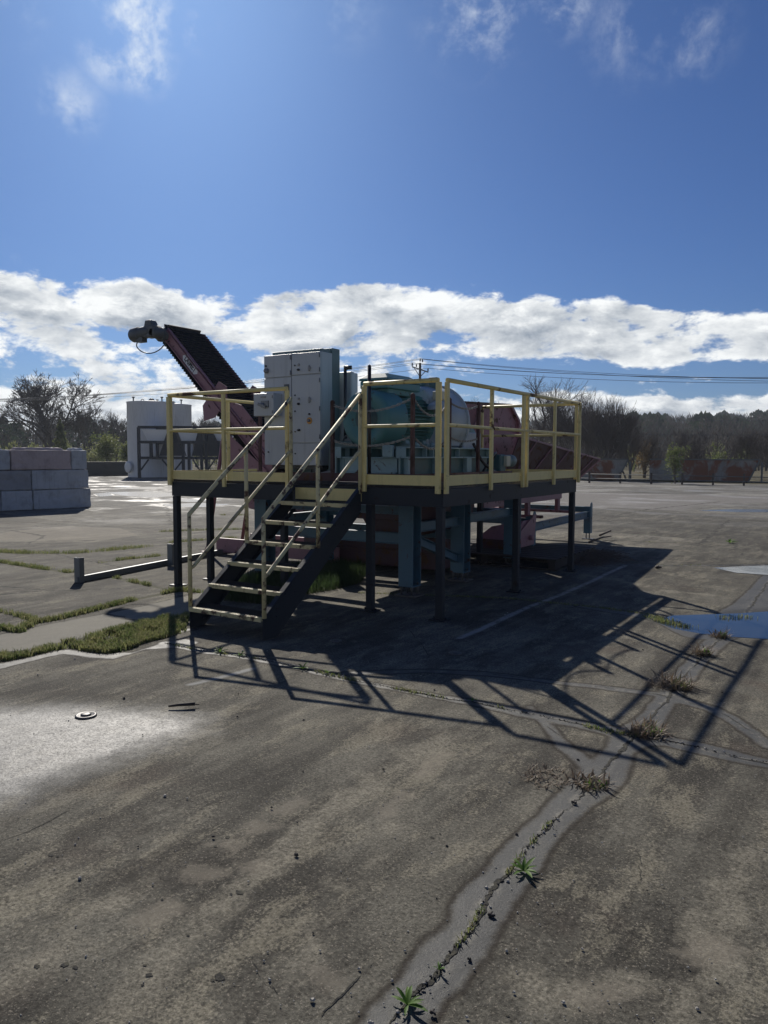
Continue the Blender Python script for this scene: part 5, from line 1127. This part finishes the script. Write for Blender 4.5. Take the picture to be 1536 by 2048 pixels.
# ------------------------------------------------------------------ rusty steel bins on the right
for px0, px1, dst, lb in [(1150, 1256, 55, 'rusty grey steel bin with slanted end, nearer the chute'), (1300, 1520, 55.5, 'long rusty grey steel bin with slanted end on the right')]:
    rb = empty('steel_bin', lb, 'steel bin', 'rusty steel bins beyond the yard'); a = Vector((*far(px0, dst), 0)); c = Vector((*far(px1, dst), 0)); d = (c-a).normalized(); n_ = Vector((-d.y, d.x, 0)); L = (c-a).length; s_ = .62
    m = MB(); q0 = [a+d*.0+Vector((0, 0, .05)), c-d*s_+Vector((0, 0, .05)), c+Vector((0, 0, 1.42)), a-d*0+Vector((0, 0, 1.42))]; m.prism(q0, n_*2.2); 
    k = 0
    while k < L-.9: m.bar(a+d*(k+.3)+Vector((0, 0, .06))-n_*.03, a+d*(k+.3)+Vector((0, 0, 1.4))-n_*.03, .05, .06, up=n_); k += .85
    m.build('shell', M['binm'], rb)
    m = MB(); m.bar(a+Vector((0, 0, 1.46))-n_*.05, c+Vector((0, 0, 1.46))-n_*.05, .12, .08); m.bar(c-n_*.05+Vector((0, 0, 1.44)), c-d*s_-n_*.05+Vector((0, 0, .05)), .1, .1); m.bar(c+d*.15-n_*.05+Vector((0, 0, 1.3)), c+d*.15-n_*.05+Vector((0, 0, .0)), .1, .1); m.build('top_rim', M['gmetal'], rb)
# cable guard rail at the yard's edge
cg = empty('cable_guard', 'low cable guard rail on short posts in front of the rusty bins', 'guard rail')
for z in (.28, .55):
    m = MB(); m.tube([(*far(1160, 50), z), (*far(1380, 49), z-.03), (*far(1640, 49), z-.06)], .028, 6); m.build('cable', M['gmetal'], cg)
for px in range(1180, 1640, 62):
    m = MB(); x, y = far(px, 49.6-.6*(px > 1300)); m.box((x-.05, y-.05, 0), (x+.05, y+.05, .68)); m.build('post', M['pole'], cg)

# ------------------------------------------------------------------ power line
up_ = empty('utility_pole', 'wooden utility pole with braced crossarm and insulators above the motor', 'utility pole'); px, py = far(839, 78); H = CAM.z+(907-725)/F*78
m = MB(); m.tube([(px, py, 0), (px, py, H)], .17, 10, r2=.12); m.build('pole', M['pole'], up_)
ar = (rx*1.0+ry*-.35).normalized(); cz = CAM.z+(907-739)/F*78; cz2 = cz
m = MB(); m.bar(Vector((px, py, cz+.35))-ar*.85-ry*.16, Vector((px, py, cz-.25))+ar*.85-ry*.16, .11, .12); m.bar(Vector((px, py, cz-.7))-ry*.14, Vector((px, py, cz+.2))-ar*.6-ry*.14, .06, .06); m.bar(Vector((px, py, cz-.7))-ry*.14, Vector((px, py, cz-.1))+ar*.6-ry*.14, .06, .06); m.build('crossarm', M['pole'], up_)
ins = []
for k, (o, z) in enumerate([(-.82, .42), (-.38, .30), (.0, .82), (.24, .75), (.82, -.16)]):
    p = Vector((px, py, cz+z))+ar*o-ry*.16; m = MB(); m.lathe(p, (0, 0, 1), [(0, .03), (.04, .075), (.12, .06), (.14, .085), (.24, .06), (.30, .03), (.32, 0)], 10); m.build('insulator', M['gmetal'], up_); ins.append(p+Vector((0, 0, .3)))
def wire(p, q, sag, lb):
    p, q = Vector(p), Vector(q); pts = [p.lerp(q, t)-Vector((0, 0, sag*4*t*(1-t))) for t in np.linspace(0, 1, 25)]; m = MB(); m.tube(pts, .019, 5); return tag(m.build('power_line', M['wire']), lb, 'wire', 'overhead power lines')
def hp_(px_, py_, dst): x, y = far(px_, dst); return (x, y, CAM.z+(907-py_)/F*dst*math.cos(math.atan((px_-768)/F)))
for k, (pl_, pr_) in enumerate([(805, 747), (803, 744), (809, 752), (811, 758), (806, 756)]):
    wire(ins[k], hp_(-250, pl_, 92), .9, ['uppermost', 'second', 'third', 'fourth', 'lowest'][k]+' power line running left from the pole')
    wire(ins[k], hp_(1800, pr_, 84), .7, ['second', 'third', 'topmost', 'fourth', 'lowest'][k]+' power line running right from the pole')
wire(hp_(1100, 826, 120), hp_(1750, 829, 110), .6, 'thin faint wire just above the wooded ridge'); wire(hp_(1000, 851, 75), hp_(1750, 856, 70), .5, 'thick wire crossing in front of the wooded hill')

# ------------------------------------------------------------------ trees
def bare_tree(seed, H, spread=.9, depth=6, trunk=.16, stems=1, rough_=.25, up=.12, minr=.008, kids=(3, 4), trunk_h=.22):
    rnd = random.Random(seed); trunkm = MB(); crown = MB()
    def grow(p, d, L, r_, lv):
        n = 3; pts = [p]
        for i in range(n):
            d = (d+Vector((rnd.gauss(0, rough_), rnd.gauss(0, rough_), rnd.gauss(0, rough_)+up))*.45).normalized(); pts.append(pts[-1]+d*(L/n))
        (trunkm if lv == 0 else crown).tube(pts, r_, 6 if lv < 2 else 3, False, r2=r_*.62)
        if lv >= depth: return
        for k in range(rnd.randint(*kids) if lv < 4 else rnd.randint(2, 3)):
            t = rnd.uniform(.35, 1.0) if k else 1.0; i = min(n-1, int(t*n)); q_ = pts[i].lerp(pts[i+1], t*n-i) if i < n else pts[-1]
            a = rnd.uniform(0, 2*PI); side = Vector((math.cos(a), math.sin(a), rnd.uniform(-.2, .5))); dd = (d*1.0+side*spread*(rnd.uniform(.5, 1.0) if k else .35)).normalized()
            grow(q_, dd, L*rnd.uniform(.62, .82), max(minr, r_*(.50 if k else .64)), lv+1)
    for s_ in range(stems):
        a = rnd.uniform(0, 6.28); d0 = Vector((math.cos(a)*.25*(stems > 1), math.sin(a)*.25*(stems > 1), 1)).normalized()
        grow(Vector((math.cos(a)*.1*(stems > 1), math.sin(a)*.1*(stems > 1), 0)), d0, H*trunk_h, trunk*(1 if stems == 1 else .6), 0)
    zz = sorted(v[2] for v in crown.v)[int(len(crown.v)*.985)]; k = H/zz
    for mb in (trunkm, crown): mb.v = [(x*k, y*k, z*k) for x, y, z in mb.v]
    return trunkm, crown
def place_bare(name, px, dist, seed, H, lb, group, mt_='bark', cat='tree', **kw):
    t = empty(name, lb, cat, group); a, c = bare_tree(seed, H, **kw); a.build('trunk', M[mt_], t, fix=False); c.build('crown', M[mt_], t, fix=False); x, y = far(px, dist); t.location = (x, y, hz_at(x, y)); return t
def hz_at(x, y): return float(hillz(np.array([x]), np.array([y]))[0])-.05
GB = 'bare trees beyond the yard'
place_bare('bare_tree', 112, 92, 21, 9.8, 'wide bare tree with dark spreading crown behind the block wall', GB, depth=8, spread=1.15, trunk=.22, minr=.010, up=.03, trunk_h=.17)
place_bare('bare_tree', 172, 96, 22, 7.5, 'smaller bare tree just right of the wide one', GB, depth=6, trunk=.14, minr=.008)
place_bare('bare_tree', 232, 100, 23, 6.6, 'thin bare tree against the sky left of the white tank', GB, depth=6, trunk=.11, minr=.008)
place_bare('bare_tree', 418, 100, 24, 6.6, 'bare tree in the gap between the tanks and the conveyor', GB, depth=6, trunk=.12, minr=.008, spread=.7)
place_bare('bare_tree', 392, 108, 29, 6.8, 'bare tree just right of the white tanks', GB, depth=6, trunk=.12, minr=.008, spread=.6)
place_bare('bare_tree', 1060, 66, 25, 7.9, 'tall bare tree with long reaching limbs above the red hopper', GB, depth=7, spread=1.15, trunk=.16, minr=.005, up=.04, mt_='barkp')
place_bare('bare_tree', 960, 68, 26, 6.2, 'bare scrubby tree left of the tall one, above the hopper', GB, depth=6, spread=1.0, trunk=.10, minr=.005, stems=2)
place_bare('bare_tree', 1130, 62, 27, 6.6, 'dense bare shrubby tree behind the walkway corner', GB, depth=6, stems=4, spread=.75, trunk=.10, minr=.005, mt_='barkp', up=.2)
place_bare('bare_tree', 1205, 60, 28, 5.6, 'vase shaped bare shrub tree right of the walkway', GB, depth=6, stems=5, spread=.7, trunk=.09, minr=.005, mt_='barkp', up=.2)
place_bare('bare_tree', 1175, 61, 33, 4.6, 'low spreading bare shrub at the tip of the red chute', GB, depth=6, stems=5, spread=.9, trunk=.08, minr=.005, mt_='barkp', up=.1)
place_bare('bare_tree', 1258, 60, 34, 3.6, 'low bare shrub in front of the first rusty bin', GB, depth=5, stems=4, spread=.9, trunk=.07, minr=.005, mt_='barkp')
place_bare('bare_tree', 1395, 57, 35, 3.2, 'low bare shrub leaning over the long rusty bin', GB, depth=5, stems=3, spread=.9, trunk=.06, minr=.005)
place_bare('bare_tree', 1290, 63, 36, 3.4, 'bare shrub between the two rusty bins', GB, depth=5, stems=3, spread=.9, trunk=.06, minr=.005)
place_bare('bare_tree', 1500, 62, 37, 3.4, 'bare shrub behind the right end of the long bin', GB, depth=5, stems=4, spread=.8, trunk=.06, minr=.005)
place_bare('bare_tree', 1560, 58, 38, 3.6, 'bare shrub cut by the right picture edge', GB, depth=5, stems=4, spread=.8, trunk=.06, minr=.005)
def leafy(seed, H, Wd, n, leaf, shape='round', stems=5, base=.12):
    rnd = random.Random(seed); st_ = MB(); lf_ = MB(); tips = []
    for s_ in range(stems):
        a = rnd.uniform(0, 6.28); r_ = Wd*.42*rnd.random(); tp = Vector((math.cos(a)*r_, math.sin(a)*r_, H*rnd.uniform(.6, .98)*(1 if shape != 'round' else 1-.4*(r_/Wd)))); md = Vector((tp.x*.4, tp.y*.4, tp.z*.5)); st_.tube([(0, 0, 0), md, tp], .03, 5, False, r2=.008); tips += [(md, Wd*.34), (tp, Wd*.15), (md.lerp(tp, .5), Wd*.26)]
        for _ in range(4):
            q_ = md.lerp(tp, rnd.random()); e = q_+Vector((rnd.gauss(0, Wd*.2), rnd.gauss(0, Wd*.2), rnd.uniform(0, H*.15))); st_.tube([q_, e], .012, 4, False, r2=.005); tips.append((e, Wd*.10))
    for _ in range(n):
        if shape == 'cone':
            t = rnd.random()**.8; z = H*(base+(1-base)*t); rr = Wd*.5*(1-t)**.75*rnd.uniform(.55, 1.05)*(1+.25*math.sin(z*9)); a = rnd.uniform(0, 6.28); c = Vector((math.cos(a)*rr, math.sin(a)*rr, z))
        else:
            tp, sp_ = rnd.choice(tips); c = tp+Vector((rnd.gauss(0, sp_*.5), rnd.gauss(0, sp_*.5), rnd.gauss(0, sp_*.6)))
            if c.z < H*.03: continue
        u = Vector((rnd.gauss(0, 1), rnd.gauss(0, 1), rnd.gauss(0, 1))).normalized()*leaf; v = u.cross(Vector((rnd.gauss(0, 1), rnd.gauss(0, 1), rnd.gauss(0, 1)))).normalized()*leaf*.6
        lf_.add([c-u, c+v, c+u, c-v], [(0, 1, 2, 3)])
    return st_, lf_
def place_leafy(name, px, dist, seed, H, Wd, n, leaf, mt_, lb, cat, group=None, **kw):
    t = empty(name, lb, cat, group); a, c = leafy(seed, H, Wd, n, leaf, **kw); a.build('trunk', M['bark'], t, fix=False); c.build('crown', M[mt_], t, fix=False); x, y = far(px, dist); t.location = (x, y, hz_at(x, y)); return t
GS = 'green shrubs beyond the yard'
place_leafy('conical_shrub', 122, 78, 41, 4.9, 2.0, 3600, .09, 'spring', 'yellow green cone shaped shrub below the wide bare tree', 'shrub', GS, shape='cone')
place_leafy('leafy_shrub', 214, 72, 42, 3.9, 3.4, 3000, .09, 'spring', 'rounded yellow green shrub left of the white tank', 'shrub', GS, stems=7)
place_leafy('leafy_shrub', 254, 70, 43, 3.0, 1.6, 1200, .08, 'spring', 'slim pale shrub touching the left side of the tank', 'shrub', GS, stems=4)
place_leafy('leafy_shrub', 188, 76, 49, 2.6, 3.4, 1600, .09, 'grass', 'low dull green shrub behind the dark barrier', 'shrub', GS, stems=6)
place_leafy('leafy_shrub', 1352, 50.5, 44, 2.75, 1.5, 1500, .055, 'spring', 'upright green shrub in front of the rusty bins', 'shrub', GS, stems=9)
place_leafy('leafy_shrub', 1290, 62, 45, 2.9, 2.0, 1000, .06, 'ochre', 'ochre brown shrub behind the gap between the bins', 'shrub', GS, stems=7)
place_leafy('leafy_shrub', 1480, 66, 46, 3.1, 1.8, 700, .07, 'spring', 'small yellow green sapling behind the long bin', 'shrub', GS, stems=4)
place_leafy('leafy_shrub', 1438, 64, 47, 3.1, 1.4, 500, .07, 'spring', 'thin green sapling left of the yellow green one, behind the long bin', 'shrub', GS, stems=4)
place_leafy('leafy_shrub', 440, 80, 48, 4.2, 4.5, 2600, .1, 'grass', 'green shrub mass seen under the hopper bins', 'shrub', GS, stems=8)
# far wood: brush of bare crowns on the rise, and dark pines among it
def wood(n, f_pos, hmin, hmax, kind, seed, name, mt_, lb, slivers=70, sky=None):
    rnd = random.Random(seed); V = []; Fc = []
    for _ in range(n):
        x, y = f_pos(rnd); z = hz_at(x, y); dd_ = math.hypot(x-CAM.x, y-CAM.y); H = rnd.uniform(hmin, hmax)
        if sky: H = min(max(sky*dd_/F+1.68-z, 1.5)*rnd.uniform(*((.62, 1.0) if kind == 'bare' else (.75, 1.08))), 15)
        Wc = H*(rnd.uniform(.30, .45) if kind == 'bare' else rnd.uniform(.36, .5))
        o = len(V); tw = .12; V += [(x-tw, y, z), (x+tw, y, z), (x+tw*.5, y, z+H*.8), (x-tw*.5, y, z+H*.8), (x, y-tw, z), (x, y+tw, z), (x, y+tw*.5, z+H*.8), (x, y-tw*.5, z+H*.8)]; Fc += [(o, o+1, o+2, o+3), (o+4, o+5, o+6, o+7)]
        for _s in range(slivers):
            t = rnd.random(); a = rnd.uniform(0, 6.28)
            if kind == 'bare':
                r0 = Wc*math.sin(PI*min(1, t*.85+.12))*rnd.random()**.5; zz = z+H*(.12+.80*t); cx_, cy2 = x+math.cos(a)*r0, y+math.sin(a)*r0; L = H*rnd.uniform(.06, .16); w_ = rnd.uniform(.04, .13)
                dx, dy = math.cos(a)*L*.45, math.sin(a)*L*.45; o = len(V); s1, s2 = -math.sin(a+1)*w_, math.cos(a+1)*w_
                V += [(cx_-s1, cy2-s2, zz), (cx_+s1, cy2+s2, zz), (cx_+dx, cy2+dy, zz+L)]; Fc.append((o, o+1, o+2))
            else:
                r0 = Wc*.85*math.sqrt(max(0.02, 1-(2*t-.95)**2))*rnd.uniform(.35, 1); zz = z+H*(.25+.72*t); cx_, cy2 = x+math.cos(a)*r0, y+math.sin(a)*r0; L = H*rnd.uniform(.04, .10); o = len(V); b2 = rnd.uniform(0, 6.28)
                V += [(cx_-math.cos(b2)*L, cy2-math.sin(b2)*L, zz-L*.3), (cx_+math.cos(b2)*L, cy2+math.sin(b2)*L, zz-L*.2), (cx_+rnd.uniform(-L, L)*.4, cy2, zz+L*.9)]; Fc.append((o, o+1, o+2))
    m = MB(); m.v = V; m.f = Fc; m.sm = [False]*len(Fc); return tag(m.build(name, M[mt_], fix=False), lb, 'woodland', kind='stuff')
def band(px0, px1, d0, d1, pw=1.0):
    def f(r): return far(r.uniform(px0, px1), d0+(d1-d0)*r.random()**pw)
    return f
wood(1500, band(1040, 1760, 150, 345), 9, 14, 'bare', 51, 'hillside_wood', 'wooda', 'dense brown grey leafless wood covering the hill on the right', 60, 80)
wood(260, band(1000, 1760, 95, 150), 6, 9, 'bare', 52, 'scrub_wood', 'wooda', 'nearer strip of leafless scrub at the foot of the hill', 70, 52)
wood(700, band(-260, 1040, 120, 260), 7.5, 11, 'bare', 53, 'left_wood', 'wooda', 'leafless treeline behind the block wall and tanks', 60, 68)
wood(95, band(1180, 1760, 170, 345), 10, 15, 'pine', 54, 'hillside_pines', 'pine', 'dark pines scattered through the wooded hill', 150, 78)
wood(70, band(-260, 1000, 110, 240), 7, 10.5, 'pine', 55, 'left_pines', 'pine', 'dark evergreens scattered through the left treeline', 150, 66)
wood(60, band(-260, 1760, 85, 110), 2.0, 3, 'bare', 56, 'green_undergrowth', 'grass', 'dull green undergrowth at the foot of the treeline', 120, 30)

# ------------------------------------------------------------------ air
hz_m = bpy.data.materials.new('thin_haze'); hz_m.use_nodes = True; nt = hz_m.node_tree; nt.nodes.clear()
ho = nt.nodes.new('ShaderNodeOutputMaterial'); hv = nt.nodes.new('ShaderNodeVolumePrincipled'); nt.links.new(hv.outputs[0], ho.inputs['Volume'])
hv.inputs['Color'].default_value = (.80, .88, 1, 1); hv.inputs['Density'].default_value = .0004; hv.inputs['Anisotropy'].default_value = .3
m = MB(); m.box((-420, -80, -3), (260, 440, 34)); tag(m.build('haze', hz_m), kind='stuff')
